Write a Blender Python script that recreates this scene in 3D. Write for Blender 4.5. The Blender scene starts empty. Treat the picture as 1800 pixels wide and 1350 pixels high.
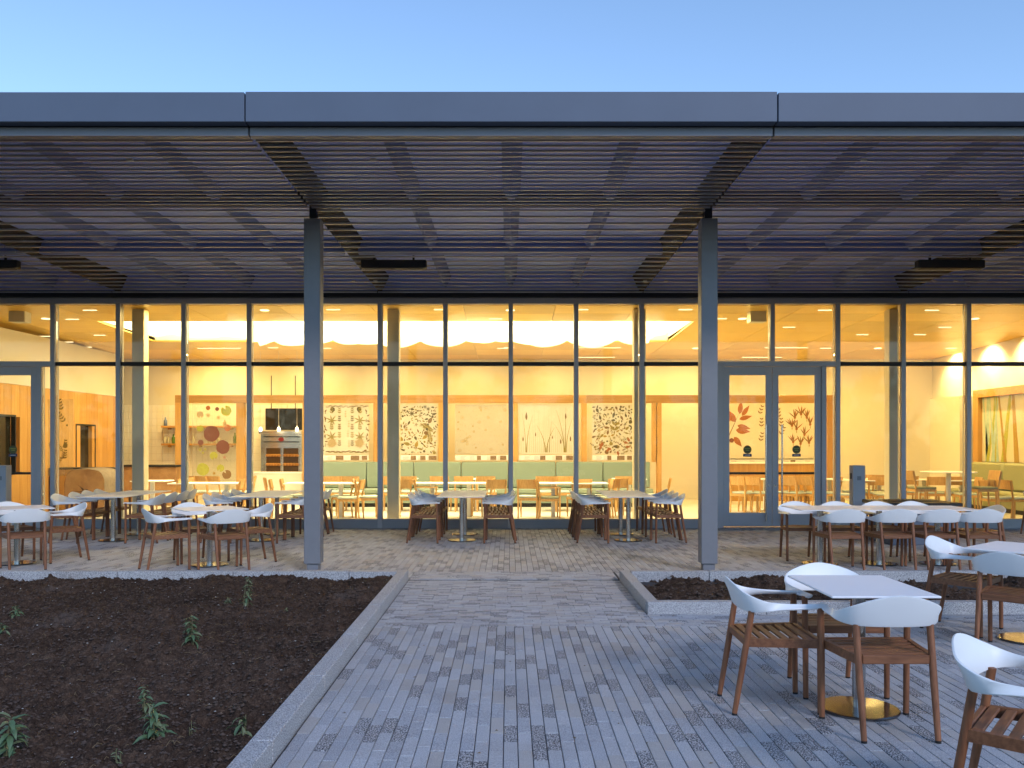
import bpy, math, random
from mathutils import Vector, Matrix
import numpy as np
R = math.radians
rng = random.Random(11)
scene = bpy.context.scene
COL = scene.collection

# ------------------------------------------------------------------ camera, sky, exposure
EYE, FPX = 1.576, 1550.0
cam_data = bpy.data.cameras.new("camera")
cam = bpy.data.objects.new("camera", cam_data)
COL.objects.link(cam)
cam.location = (0, 0, EYE)
cam.rotation_euler = (R(90), 0, 0)
cam_data.sensor_width = 36.0
cam_data.lens = 36.0 * FPX / 1800.0
cam_data.shift_x = 5.0 / 1800.0
cam_data.shift_y = 105.0 / 1800.0
cam_data.clip_end = 4000.0
scene.camera = cam

SUN_EL, SUN_ROT = R(30.0), R(152.0)
world = bpy.data.worlds.new("World")
scene.world = world
world.use_nodes = True
wn = world.node_tree
wn.nodes.clear()
sky = wn.nodes.new("ShaderNodeTexSky")
sky.sky_type = 'NISHITA'
sky.sun_disc = False
sky.sun_elevation = SUN_EL
sky.sun_rotation = SUN_ROT
sky.altitude = 50
sky.air_density = 1.0
sky.dust_density = 0.05
sky.ozone_density = 3.3
bg = wn.nodes.new("ShaderNodeBackground")
bg.inputs["Strength"].default_value = 0.108
wo = wn.nodes.new("ShaderNodeOutputWorld")
wn.links.new(sky.outputs[0], bg.inputs[0])
wn.links.new(bg.outputs[0], wo.inputs[0])

sun_data = bpy.data.lights.new("sun", 'SUN')
sun_data.energy = 0.68
sun_data.angle = R(11.0)
sun_data.color = (1.0, 0.93, 0.95)
sun = bpy.data.objects.new("sun", sun_data)
COL.objects.link(sun)
sun_dir = Vector((math.sin(SUN_ROT)*math.cos(SUN_EL), math.cos(SUN_ROT)*math.cos(SUN_EL), math.sin(SUN_EL)))
sun.rotation_euler = sun_dir.to_track_quat('Z', 'Y').to_euler()

scene.view_settings.view_transform = 'Standard'
scene.view_settings.look = 'None'
scene.view_settings.gamma = 1.0
scene.view_settings.exposure = 1.2
scene.view_settings.use_curve_mapping = False

cy = scene.cycles
cy.use_denoising = True
cy.max_bounces = 8
cy.diffuse_bounces = 4
cy.glossy_bounces = 4
cy.transmission_bounces = 4
cy.transparent_max_bounces = 24
cy.sample_clamp_indirect = 6.0
cy.caustics_reflective = False
cy.caustics_refractive = False

# ------------------------------------------------------------------ materials
def new_mat(name):
    m = bpy.data.materials.new(name)
    m.use_nodes = True
    nt = m.node_tree
    b = nt.nodes["Principled BSDF"]
    return m, nt, b

def plain(name, col, rough=0.5, metal=0.0, spec=0.5, noise=0.0, scale=8.0, bump=0.0, bscale=60.0):
    m, nt, b = new_mat(name)
    b.inputs["Base Color"].default_value = (*col, 1)
    b.inputs["Roughness"].default_value = rough
    b.inputs["Metallic"].default_value = metal
    b.inputs["Specular IOR Level"].default_value = spec
    if noise or bump:
        geo = nt.nodes.new("ShaderNodeNewGeometry")
    if noise:
        n = nt.nodes.new("ShaderNodeTexNoise")
        n.inputs["Scale"].default_value = scale
        n.inputs["Detail"].default_value = 5
        nt.links.new(geo.outputs["Position"], n.inputs["Vector"])
        r = nt.nodes.new("ShaderNodeMapRange")
        r.inputs["To Min"].default_value = 1 - noise
        r.inputs["To Max"].default_value = 1 + noise
        nt.links.new(n.outputs["Fac"], r.inputs["Value"])
        mx = nt.nodes.new("ShaderNodeVectorMath")
        mx.operation = 'SCALE'
        mx.inputs[0].default_value = col
        nt.links.new(r.outputs[0], mx.inputs["Scale"])
        nt.links.new(mx.outputs[0], b.inputs["Base Color"])
    if bump:
        n2 = nt.nodes.new("ShaderNodeTexNoise")
        n2.inputs["Scale"].default_value = bscale
        n2.inputs["Detail"].default_value = 4
        nt.links.new(geo.outputs["Position"], n2.inputs["Vector"])
        bp = nt.nodes.new("ShaderNodeBump")
        bp.inputs["Strength"].default_value = bump
        bp.inputs["Distance"].default_value = 0.01
        nt.links.new(n2.outputs["Fac"], bp.inputs["Height"])
        nt.links.new(bp.outputs[0], b.inputs["Normal"])
    return m

def speckle(name, col, dark, light, amt, scale=260.0, rough=0.85, tint=0.08):
    """granite / concrete: fine salt-and-pepper grain over a tone that drifts from piece to piece"""
    m, nt, b = new_mat(name)
    b.inputs["Roughness"].default_value = rough
    geo = nt.nodes.new("ShaderNodeNewGeometry")
    n = nt.nodes.new("ShaderNodeTexNoise")
    n.inputs["Scale"].default_value = scale
    n.inputs["Detail"].default_value = 2
    nt.links.new(geo.outputs["Position"], n.inputs["Vector"])
    cr = nt.nodes.new("ShaderNodeValToRGB")
    e = cr.color_ramp.elements
    e[0].position, e[0].color = 0.5 - 0.105, (*dark, 1)
    e[1].position, e[1].color = 0.5 + 0.105, (*light, 1)
    k = e.new(0.5); k.color = (*col, 1)
    nt.links.new(n.outputs["Fac"], cr.inputs[0])
    mix = nt.nodes.new("ShaderNodeMixRGB")
    mix.inputs[0].default_value = amt
    mix.inputs[1].default_value = (*col, 1)
    nt.links.new(cr.outputs[0], mix.inputs[2])
    big = nt.nodes.new("ShaderNodeTexNoise")
    big.inputs["Scale"].default_value = 2.3
    big.inputs["Detail"].default_value = 6
    nt.links.new(geo.outputs["Position"], big.inputs["Vector"])
    oi = nt.nodes.new("ShaderNodeObjectInfo")
    ad = nt.nodes.new("ShaderNodeMath"); ad.operation = 'MULTIPLY_ADD'
    nt.links.new(geo.outputs["Random Per Island"], ad.inputs[0])
    ad.inputs[1].default_value = 0.5
    nt.links.new(big.outputs["Fac"], ad.inputs[2])
    ad2 = nt.nodes.new("ShaderNodeMath"); ad2.operation = 'MULTIPLY_ADD'
    nt.links.new(oi.outputs["Random"], ad2.inputs[0])
    ad2.inputs[1].default_value = 0.5
    nt.links.new(ad.outputs[0], ad2.inputs[2])
    mr = nt.nodes.new("ShaderNodeMapRange")
    mr.inputs["From Min"].default_value = 0.4
    mr.inputs["From Max"].default_value = 1.4
    mr.inputs["To Min"].default_value = 1 - tint
    mr.inputs["To Max"].default_value = 1 + tint
    nt.links.new(ad2.outputs[0], mr.inputs[0])
    vm = nt.nodes.new("ShaderNodeVectorMath"); vm.operation = 'SCALE'
    nt.links.new(mix.outputs[0], vm.inputs[0])
    nt.links.new(mr.outputs[0], vm.inputs["Scale"])
    st = nt.nodes.new("ShaderNodeTexNoise"); st.inputs["Scale"].default_value = 0.85; st.inputs["Detail"].default_value = 7; st.inputs["Roughness"].default_value = 0.7
    nt.links.new(geo.outputs["Position"], st.inputs["Vector"])
    sm = nt.nodes.new("ShaderNodeMapRange"); sm.inputs["From Min"].default_value = 0.50; sm.inputs["From Max"].default_value = 0.72
    sm.inputs["To Max"].default_value = 0.55
    nt.links.new(st.outputs["Fac"], sm.inputs[0])
    ms = nt.nodes.new("ShaderNodeMixRGB"); ms.blend_type = 'MULTIPLY'; ms.inputs[2].default_value = (0.72, 0.62, 0.55, 1)
    nt.links.new(sm.outputs[0], ms.inputs[0]); nt.links.new(vm.outputs[0], ms.inputs[1])
    nt.links.new(ms.outputs[0], b.inputs["Base Color"])
    bp = nt.nodes.new("ShaderNodeBump")
    bp.inputs["Strength"].default_value = 0.25
    bp.inputs["Distance"].default_value = 0.003
    nt.links.new(n.outputs["Fac"], bp.inputs["Height"])
    nt.links.new(bp.outputs[0], b.inputs["Normal"])
    return m

def wood(name, c1, c2, stretch=(3, 60, 60), rough=0.45, lines=None, coord="Object"):
    m, nt, b = new_mat(name)
    b.inputs["Roughness"].default_value = rough
    tc = nt.nodes.new("ShaderNodeTexCoord")
    mp = nt.nodes.new("ShaderNodeMapping")
    mp.inputs["Scale"].default_value = stretch
    oi = nt.nodes.new("ShaderNodeObjectInfo")
    off = nt.nodes.new("ShaderNodeVectorMath"); off.operation = 'SCALE'
    off.inputs[0].default_value = (7.3, 13.1, 5.7)
    nt.links.new(oi.outputs["Random"], off.inputs["Scale"])
    add = nt.nodes.new("ShaderNodeVectorMath"); add.operation = 'ADD'
    nt.links.new(tc.outputs[coord], add.inputs[0])
    nt.links.new(off.outputs[0], add.inputs[1])
    nt.links.new(add.outputs[0], mp.inputs[0])
    n = nt.nodes.new("ShaderNodeTexNoise")
    n.inputs["Scale"].default_value = 1.0
    n.inputs["Detail"].default_value = 6
    n.inputs["Roughness"].default_value = 0.6
    nt.links.new(mp.outputs[0], n.inputs["Vector"])
    cr = nt.nodes.new("ShaderNodeValToRGB")
    e = cr.color_ramp.elements
    e[0].position, e[0].color = 0.3, (*c1, 1)
    e[1].position, e[1].color = 0.7, (*c2, 1)
    nt.links.new(n.outputs["Fac"], cr.inputs[0])
    mr = nt.nodes.new("ShaderNodeMapRange")
    mr.inputs["To Min"].default_value = 0.86
    mr.inputs["To Max"].default_value = 1.14
    nt.links.new(oi.outputs["Random"], mr.inputs[0])
    vm = nt.nodes.new("ShaderNodeVectorMath"); vm.operation = 'SCALE'
    nt.links.new(cr.outputs[0], vm.inputs[0])
    nt.links.new(mr.outputs[0], vm.inputs["Scale"])
    nt.links.new(vm.outputs[0], b.inputs["Base Color"])
    bp = nt.nodes.new("ShaderNodeBump")
    bp.inputs["Strength"].default_value = 0.10
    bp.inputs["Distance"].default_value = 0.002
    nt.links.new(n.outputs["Fac"], bp.inputs["Height"])
    nt.links.new(bp.outputs[0], b.inputs["Normal"])
    return m

def soil_mat(name):
    m, nt, b = new_mat(name)
    b.inputs["Roughness"].default_value = 0.97
    b.inputs["Specular IOR Level"].default_value = 0.15
    geo = nt.nodes.new("ShaderNodeNewGeometry")
    def noise(sc, det):
        n = nt.nodes.new("ShaderNodeTexNoise")
        n.inputs["Scale"].default_value = sc; n.inputs["Detail"].default_value = det; n.inputs["Roughness"].default_value = 0.65
        nt.links.new(geo.outputs["Position"], n.inputs["Vector"])
        return n
    fine, mid, big = noise(95, 8), noise(17, 6), noise(1.1, 5)
    cr = nt.nodes.new("ShaderNodeValToRGB")
    e = cr.color_ramp.elements
    e[0].position, e[0].color = 0.36, (0.020, 0.012, 0.009, 1)
    e[1].position, e[1].color = 0.68, (0.175, 0.115, 0.080, 1)
    k = e.new(0.52); k.color = (0.068, 0.042, 0.029, 1)
    av = nt.nodes.new("ShaderNodeMath"); av.operation = 'MULTIPLY_ADD'
    nt.links.new(mid.outputs["Fac"], av.inputs[0]); av.inputs[1].default_value = 0.45
    sc = nt.nodes.new("ShaderNodeMath"); sc.operation = 'MULTIPLY'; sc.inputs[1].default_value = 0.55
    nt.links.new(fine.outputs["Fac"], sc.inputs[0]); nt.links.new(sc.outputs[0], av.inputs[2])
    nt.links.new(av.outputs[0], cr.inputs[0])
    mr = nt.nodes.new("ShaderNodeMapRange"); mr.inputs["From Min"].default_value = 0.3; mr.inputs["From Max"].default_value = 0.7
    mr.inputs["To Min"].default_value = 0.62; mr.inputs["To Max"].default_value = 1.35
    nt.links.new(big.outputs["Fac"], mr.inputs[0])
    vm = nt.nodes.new("ShaderNodeVectorMath"); vm.operation = 'SCALE'
    nt.links.new(cr.outputs[0], vm.inputs[0]); nt.links.new(mr.outputs[0], vm.inputs["Scale"])
    g = nt.nodes.new("ShaderNodeMapRange"); g.inputs["From Min"].default_value = 0.60; g.inputs["From Max"].default_value = 0.72
    g.inputs["To Max"].default_value = 0.45
    nt.links.new(big.outputs["Fac"], g.inputs[0])
    mx = nt.nodes.new("ShaderNodeMixRGB"); mx.inputs[2].default_value = (0.115, 0.105, 0.10, 1)
    nt.links.new(g.outputs[0], mx.inputs[0]); nt.links.new(vm.outputs[0], mx.inputs[1])
    nt.links.new(mx.outputs[0], b.inputs["Base Color"])
    bp = nt.nodes.new("ShaderNodeBump"); bp.inputs["Strength"].default_value = 1.0; bp.inputs["Distance"].default_value = 0.012
    nt.links.new(av.outputs[0], bp.inputs["Height"]); nt.links.new(bp.outputs[0], b.inputs["Normal"])
    return m

def emit(name, col, strength):
    m = bpy.data.materials.new(name)
    m.use_nodes = True
    nt = m.node_tree
    nt.nodes.clear()
    e = nt.nodes.new("ShaderNodeEmission")
    e.inputs[0].default_value = (*col, 1)
    e.inputs[1].default_value = strength
    o = nt.nodes.new("ShaderNodeOutputMaterial")
    nt.links.new(e.outputs[0], o.inputs[0])
    return m

def glass_mat(name, tint=(0.97, 0.985, 0.975), ior=1.45, frost=0.0):
    m = bpy.data.materials.new(name)
    m.use_nodes = True
    nt = m.node_tree
    nt.nodes.clear()
    t = nt.nodes.new("ShaderNodeBsdfTransparent")
    t.inputs[0].default_value = (*tint, 1)
    g = nt.nodes.new("ShaderNodeBsdfGlossy")
    g.inputs["Roughness"].default_value = 0.02
    fr = nt.nodes.new("ShaderNodeFresnel")
    fr.inputs[0].default_value = ior
    mx = nt.nodes.new("ShaderNodeMixShader")
    nt.links.new(fr.outputs[0], mx.inputs[0])
    nt.links.new(t.outputs[0], mx.inputs[1])
    nt.links.new(g.outputs[0], mx.inputs[2])
    last = mx
    if frost:
        d = nt.nodes.new("ShaderNodeBsdfTranslucent")
        d.inputs[0].default_value = (0.9, 0.88, 0.82, 1)
        d2 = nt.nodes.new("ShaderNodeBsdfDiffuse")
        d2.inputs[0].default_value = (0.85, 0.83, 0.78, 1)
        m1 = nt.nodes.new("ShaderNodeMixShader"); m1.inputs[0].default_value = 0.5
        nt.links.new(d.outputs[0], m1.inputs[1]); nt.links.new(d2.outputs[0], m1.inputs[2])
        m2 = nt.nodes.new("ShaderNodeMixShader"); m2.inputs[0].default_value = frost
        nt.links.new(mx.outputs[0], m2.inputs[1]); nt.links.new(m1.outputs[0], m2.inputs[2])
        last = m2
    o = nt.nodes.new("ShaderNodeOutputMaterial")
    nt.links.new(last.outputs[0], o.inputs[0])
    return m

def fabric_light(name):
    m = bpy.data.materials.new(name)
    m.use_nodes = True
    nt = m.node_tree
    nt.nodes.clear()
    a = nt.nodes.new("ShaderNodeBsdfTranslucent"); a.inputs[0].default_value = (0.92, 0.92, 0.88, 1)
    d = nt.nodes.new("ShaderNodeBsdfDiffuse"); d.inputs[0].default_value = (0.9, 0.9, 0.86, 1)
    mx = nt.nodes.new("ShaderNodeMixShader"); mx.inputs[0].default_value = 0.45
    nt.links.new(a.outputs[0], mx.inputs[1]); nt.links.new(d.outputs[0], mx.inputs[2])
    o = nt.nodes.new("ShaderNodeOutputMaterial")
    nt.links.new(mx.outputs[0], o.inputs[0])
    return m

WARM = (1.0, 0.675, 0.215)
M = {}
M['fascia'] = plain('painted_fascia', (0.095, 0.124, 0.180), 0.6, 0.0, noise=0.09, scale=2.2, bump=0.25, bscale=1.3)
M['inner_col'] = plain('inner_column_paint', (0.66, 0.60, 0.45), 0.5)
M['steel'] = plain('painted_steel', (0.19, 0.195, 0.215), 0.45, 0.1, noise=0.06, scale=14, bump=0.05, bscale=120)
M['fin'] = plain('fin_metal', (0.56, 0.56, 0.58), 0.34, 0.6)
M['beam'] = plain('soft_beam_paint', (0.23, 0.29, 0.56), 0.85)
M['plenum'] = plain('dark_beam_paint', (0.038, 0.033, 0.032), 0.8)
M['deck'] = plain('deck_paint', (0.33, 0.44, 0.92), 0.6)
M['channel'] = plain('edge_channel_paint', (0.22, 0.225, 0.26), 0.5)
M['alu'] = plain('anodised_mullion', (0.42, 0.41, 0.43), 0.45, 0.1)
M['post'] = plain('bollard_paint', (0.36, 0.37, 0.40), 0.45)
M['black'] = plain('black_metal', (0.008, 0.008, 0.009), 0.5)
M['dark'] = plain('dark_gasket', (0.012, 0.012, 0.013), 0.6)
M['sill'] = plain('sill_metal', (0.32, 0.32, 0.33), 0.5, 0.1, noise=0.05)
M['chrome'] = plain('brushed_steel', (0.62, 0.61, 0.59), 0.22, 1.0, noise=0.08, scale=40)
M['mirror'] = plain('polished_base', (0.18, 0.18, 0.185), 0.2, 1.0, noise=0.2, scale=9)
M['glass'] = glass_mat('clear_glass', ior=1.29)
M['frost'] = glass_mat('frosted_acrylic', (0.95, 0.94, 0.9), 1.4, 0.5)
M['acrylic'] = glass_mat('clear_acrylic', (0.96, 0.97, 0.94), 1.35, 0.1)
M['white'] = plain('white_plastic', (0.82, 0.835, 0.85), 0.42, noise=0.03, scale=5)
M['top'] = plain('white_laminate', (0.86, 0.86, 0.875), 0.5, 0.0, 0.3, noise=0.02, scale=3)
M['teak'] = wood('teak', (0.135, 0.046, 0.018), (0.285, 0.112, 0.048), (38, 38, 5), 0.55)
M['teak_h'] = wood('teak_slat', (0.135, 0.048, 0.019), (0.275, 0.11, 0.047), (6, 45, 45), 0.55)
M['rubber'] = plain('rubber_foot', (0.012, 0.012, 0.012), 0.8)
M['oak'] = wood('oak', (0.46, 0.255, 0.085), (0.62, 0.375, 0.145), (30, 30, 4), 0.4)
M['oakwall'] = wood('oak_veneer', (0.48, 0.245, 0.065), (0.60, 0.34, 0.105), (14, 14, 1.1), 0.4)
M['oakbeam'] = wood('oak_beam', (0.43, 0.215, 0.055), (0.58, 0.315, 0.095), (0.9, 18, 18), 0.4)
M['oakceil'] = wood('oak_ceiling', (0.68, 0.43, 0.07), (0.79, 0.53, 0.10), (0.5, 22, 5), 0.3, coord="Object")
M['log'] = wood('sawn_log', (0.32, 0.16, 0.06), (0.52, 0.30, 0.12), (3, 3, 3), 0.6)
M['bark'] = plain('bark', (0.17, 0.13, 0.09), 0.9, noise=0.5, scale=14, bump=0.8, bscale=25)
M['crack'] = plain('log_crack', (0.05, 0.025, 0.012), 0.9)
M['cream'] = plain('cream_plaster', (0.70, 0.66, 0.56), 0.75, noise=0.02, scale=2)
M['tile'] = plain('white_tile', (0.82, 0.81, 0.77), 0.3)
M['seat'] = plain('pale_green_upholstery', (0.50, 0.58, 0.54), 0.85, bump=0.15, bscale=500)
M['seat2'] = plain('olive_upholstery', (0.26, 0.28, 0.19), 0.85, bump=0.15, bscale=500)
M['banq'] = plain('sage_upholstery', (0.235, 0.295, 0.235), 0.88, noise=0.06, scale=60, bump=0.2, bscale=400)
M['banq2'] = plain('olive_banquette', (0.30, 0.31, 0.17), 0.88, noise=0.06, scale=60, bump=0.2, bscale=400)
M['floor'] = plain('polished_concrete', (0.66, 0.63, 0.56), 0.35, noise=0.08, scale=3)
M['paper'] = plain('cream_print', (0.64, 0.585, 0.48), 0.6)
M['white_card'] = plain('white_card', (0.85, 0.84, 0.82), 0.6)
M['grey_ink'] = plain('grey_ink', (0.42, 0.40, 0.38), 0.7)
M['soil'] = soil_mat('dark_soil')
M['clod'] = plain('soil_clod', (0.078, 0.052, 0.040), 0.95, noise=0.7, scale=30)
M['pebble'] = plain('pale_stone_bits', (0.42, 0.40, 0.37), 0.8, noise=0.3, scale=40)
M['straw'] = plain('dry_stalk', (0.20, 0.14, 0.075), 0.9)
M['ground'] = plain('ground_earth', (0.09, 0.09, 0.07), 0.95, noise=0.4, scale=0.7)
M['bed'] = plain('joint_sand', (0.045, 0.045, 0.048), 0.95)
M['granite'] = speckle('granite_kerb', (0.36, 0.365, 0.38), (0.20, 0.20, 0.215), (0.56, 0.56, 0.57), 0.9, 130, 0.75, 0.05)
M['kerbjoint'] = plain('mortar_joint', (0.12, 0.12, 0.12), 0.9)
M['pv_light'] = speckle('paver_pale', (0.40, 0.405, 0.43), (0.27, 0.275, 0.29), (0.54, 0.545, 0.565), 0.7, 170, 0.85, 0.10)
M['pv_grey'] = speckle('paver_grey', (0.35, 0.36, 0.39), (0.21, 0.215, 0.24), (0.50, 0.51, 0.54), 0.75, 160, 0.85, 0.10)
M['pv_beige'] = speckle('paver_beige', (0.385, 0.37, 0.365), (0.29, 0.275, 0.265), (0.49, 0.47, 0.46), 0.55, 200, 0.85, 0.10)
M['pv_dark'] = speckle('paver_dark_flecked', (0.185, 0.19, 0.21), (0.038, 0.039, 0.048), (0.58, 0.58, 0.60), 1.0, 120, 0.8, 0.10)
def leafmat(name, col):
    m = plain(name, col, 0.5, noise=0.35, scale=60)
    return m
M['leaf'] = leafmat('leaf_green', (0.085, 0.145, 0.07))
M['leaf2'] = leafmat('leaf_pale', (0.14, 0.17, 0.085))
M['stem'] = plain('plant_stem', (0.13, 0.12, 0.06), 0.8)
M['p_olive'] = plain('print_olive', (0.27, 0.20, 0.05), 0.7, noise=0.3, scale=40)
M['p_brown'] = plain('print_brown', (0.20, 0.11, 0.04), 0.7, noise=0.3, scale=40)
M['p_dark'] = plain('print_dark', (0.105, 0.078, 0.032), 0.7, noise=0.3, scale=40)
M['p_gold'] = plain('print_gold', (0.36, 0.23, 0.045), 0.7, noise=0.3, scale=40)
M['p_rust'] = plain('print_rust', (0.33, 0.11, 0.035), 0.7, noise=0.4, scale=30)
M['p_lime'] = plain('print_lime', (0.36, 0.36, 0.06), 0.7, noise=0.35, scale=30)
M['p_plum'] = plain('print_plum', (0.17, 0.06, 0.045), 0.7, noise=0.35, scale=50)
M['p_pink'] = plain('print_pink', (0.42, 0.22, 0.19), 0.7, noise=0.4, scale=40)
M['p_tan'] = plain('print_tan', (0.45, 0.33, 0.18), 0.7, noise=0.3, scale=40)
M['p_canister'] = plain('canister_blue', (0.12, 0.17, 0.33), 0.4)
M['p_blue'] = plain('sticker_blue', (0.015, 0.04, 0.11), 0.5)
M['p_green'] = plain('sticker_green', (0.085, 0.095, 0.018), 0.5)
M['p_grass'] = plain('mural_green', (0.30, 0.36, 0.08), 0.7, noise=0.3, scale=8)
M['p_teal'] = plain('mural_teal', (0.35, 0.46, 0.40), 0.7, noise=0.3, scale=8)
M['p_mural'] = plain('mural_ground', (0.58, 0.52, 0.36), 0.7, noise=0.12, scale=2.5)
M['p_photo'] = plain('caption_photo_print', (0.26, 0.17, 0.09), 0.6, noise=0.9, scale=26)
M['screen'] = plain('dark_screen', (0.02, 0.017, 0.012), 0.15)
M['oven_glass'] = plain('oven_interior', (0.10, 0.055, 0.022), 0.2)
M['bread'] = plain('baked_bread', (0.42, 0.20, 0.055), 0.7, noise=0.3, scale=30)
M['tile_back'] = plain('tile_grout', (0.60, 0.58, 0.53), 0.8)
M['red'] = plain('red_badge', (0.45, 0.03, 0.02), 0.4)
M['bottle'] = plain('green_bottle', (0.07, 0.16, 0.03), 0.12)
M['bottle2'] = plain('clear_bottle', (0.45, 0.43, 0.35), 0.15)
M['fabric'] = fabric_light('hanging_white_fabric')
M['lum'] = emit('luminous_ceiling', (1.0, 0.84, 0.50), 6.3)
M['lamp'] = emit('lamp_slot', (1.0, 0.80, 0.44), 1.15)
M['bulb'] = emit('bulb', (1.0, 0.80, 0.48), 6)
M['speaker'] = plain('speaker_grey', (0.66, 0.64, 0.58), 0.6)

# ------------------------------------------------------------------ mesh helpers
class MB:
    def __init__(s):
        s.v = []; s.f = []
    def add(s, vs, fs):
        o = len(s.v)
        s.v.extend(vs)
        s.f.extend([tuple(i + o for i in f) for f in fs])
        return s
    def box(s, x0, x1, y0, y1, z0, z1, c=0.0):
        if c <= 0:
            vs = [(x0,y0,z0),(x1,y0,z0),(x1,y1,z0),(x0,y1,z0),(x0,y0,z1),(x1,y0,z1),(x1,y1,z1),(x0,y1,z1)]
            return s.add(vs, [(0,3,2,1),(4,5,6,7),(0,1,5,4),(1,2,6,5),(2,3,7,6),(3,0,4,7)])
        lo = (x0,y0,z0); hi = (x1,y1,z1)
        vs = []; idx = {}
        for sx in (0,1):
            for sy in (0,1):
                for sz in (0,1):
                    sg = (sx,sy,sz)
                    for ax in range(3):
                        p = []
                        for k in range(3):
                            e = hi[k] if sg[k] else lo[k]
                            if k != ax:
                                e += -c if sg[k] else c
                            p.append(e)
                        idx[(sg,ax)] = len(vs); vs.append(tuple(p))
        fs = []
        for ax in range(3):
            a, b = [(1,2),(2,0),(0,1)][ax]
            for sd in (0,1):
                q = []
                for (i,j) in ((0,0),(1,0),(1,1),(0,1)):
                    g = [0,0,0]; g[ax]=sd; g[a]=i; g[b]=j
                    q.append(idx[(tuple(g),ax)])
                fs.append(tuple(q) if sd else tuple(q[::-1]))
        for ax in range(3):
            a, b = [(1,2),(2,0),(0,1)][ax]
            for i in (0,1):
                for j in (0,1):
                    g0=[0,0,0]; g0[a]=i; g0[b]=j; g1=list(g0); g1[ax]=1
                    q = (idx[(tuple(g0),a)], idx[(tuple(g1),a)], idx[(tuple(g1),b)], idx[(tuple(g0),b)])
                    fs.append(q if (i ^ j) else q[::-1])
        for sx in (0,1):
            for sy in (0,1):
                for sz in (0,1):
                    g=(sx,sy,sz)
                    t=(idx[(g,0)],idx[(g,1)],idx[(g,2)])
                    fs.append(t if (sx+sy+sz)%2 else t[::-1])
        return s.add(vs, fs)
    def tube(s, pts, rad, n=10, caps=True, sx=1.0):
        pts = [Vector(p) for p in pts]
        if not hasattr(rad, '__len__'):
            rad = [rad]*len(pts)
        vs=[]; fs=[]
        ref = None
        for i,p in enumerate(pts):
            t = (pts[min(i+1,len(pts)-1)] - pts[max(i-1,0)]).normalized()
            if ref is None:
                ref = Vector((1,0,0)) if abs(t.x) < 0.9 else Vector((0,1,0))
            u = (ref - t*ref.dot(t)).normalized()
            w = t.cross(u); ref = u
            for k in range(n):
                a = 2*math.pi*k/n
                vs.append(tuple(p + (u*math.cos(a)*sx + w*math.sin(a))*rad[i]))
        for i in range(len(pts)-1):
            for k in range(n):
                a=i*n+k; b=i*n+(k+1)%n
                fs.append((a,b,b+n,a+n))
        if caps:
            fs.append(tuple(range(n))[::-1]); fs.append(tuple(range((len(pts)-1)*n, len(pts)*n)))
        return s.add(vs, fs)
    def lathe(s, prof, n=32, cx=0, cyy=0):
        vs=[]; fs=[]
        for (r,z) in prof:
            for k in range(n):
                a=2*math.pi*k/n
                vs.append((cx+r*math.cos(a), cyy+r*math.sin(a), z))
        for i in range(len(prof)-1):
            for k in range(n):
                a=i*n+k; b=i*n+(k+1)%n
                fs.append((a,b,b+n,a+n))
        fs.append(tuple(range(n))[::-1]); fs.append(tuple(range((len(prof)-1)*n, len(prof)*n)))
        return s.add(vs, fs)
    def poly(s, pts):
        return s.add([tuple(p) for p in pts], [tuple(range(len(pts)))])
    def mesh(s, name, mat, smooth=False):
        me = bpy.data.meshes.new(name)
        me.from_pydata(s.v, [], s.f)
        if mat: me.materials.append(mat)
        if smooth:
            me.polygons.foreach_set("use_smooth", [True]*len(me.polygons))
            try: me.set_sharp_from_angle(angle=R(38))
            except Exception: pass
        me.update()
        return me
    def build(s, name, mat, parent=None, smooth=False, loc=None):
        return link(name, s.mesh(name, mat, smooth), parent, loc)

def link(name, me, parent=None, loc=None, rot=None):
    o = bpy.data.objects.new(name, me)
    COL.objects.link(o)
    if parent is not None: o.parent = parent
    if loc is not None: o.location = loc
    if rot is not None: o.rotation_euler = rot
    return o

def tag(o, label=None, cat=None, group=None, kind=None):
    if label: o['label'] = label
    if cat: o['category'] = cat
    if group: o['group'] = group
    if kind: o['kind'] = kind
    return o

def thing(name, label, cat, loc=(0,0,0), rz=0.0, group=None, kind=None):
    o = bpy.data.objects.new(name, None)
    COL.objects.link(o)
    o.empty_display_size = 0.1
    o.location = loc; o.rotation_euler = (0,0,rz)
    return tag(o, label, cat, group, kind)

def dup(root, loc, rz, label=None, group=None):
    r = root.copy(); COL.objects.link(r)
    r.location = loc; r.rotation_euler = (0,0,rz)
    if label: r['label'] = label
    if group: r['group'] = group
    for ch in KIDS[root.name]:
        c = ch.copy(); COL.objects.link(c); c.parent = r
        for g in KIDS.get(ch.name, ()):
            d = g.copy(); COL.objects.link(d); d.parent = c
    return r
KIDS = {}
def remember(root):
    KIDS[root.name] = list(root.children)
    for c in root.children: KIDS[c.name] = list(c.children)

def PX(px, d): return (px - 895.0) * d / FPX
def PZ(py, d): return EYE + (780.0 - py) * d / FPX

def catmull(P, n):
    P = [Vector(p) for p in P]
    out = []
    m = len(P) - 1
    for i in range(n + 1):
        t = i / n * m
        k = min(int(t), m - 1); u = t - k
        p0 = P[k-1] if k > 0 else P[0]*2 - P[1]
        p1, p2 = P[k], P[k+1]
        p3 = P[k+2] if k + 2 <= m else P[m]*2 - P[m-1]
        out.append(0.5*((2*p1) + (p2-p0)*u + (2*p0-5*p1+4*p2-p3)*u*u + (3*p1-p0-3*p2+p3)*u**3))
    return out

# ================================================================== THE SETTING
gm = MB().box(-900, 900, -900, 900, -0.62, -0.60)
tag(gm.build('ground', M['ground']), kind='structure')

BED_X, BED_Y0, BED_Y1 = -1.17, 3.4, 10.24
B2_X, B2_Y0, B2_Y1 = 1.28, 8.16, 10.24
TERR0, TERR1 = 10.275, 16.42

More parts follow.
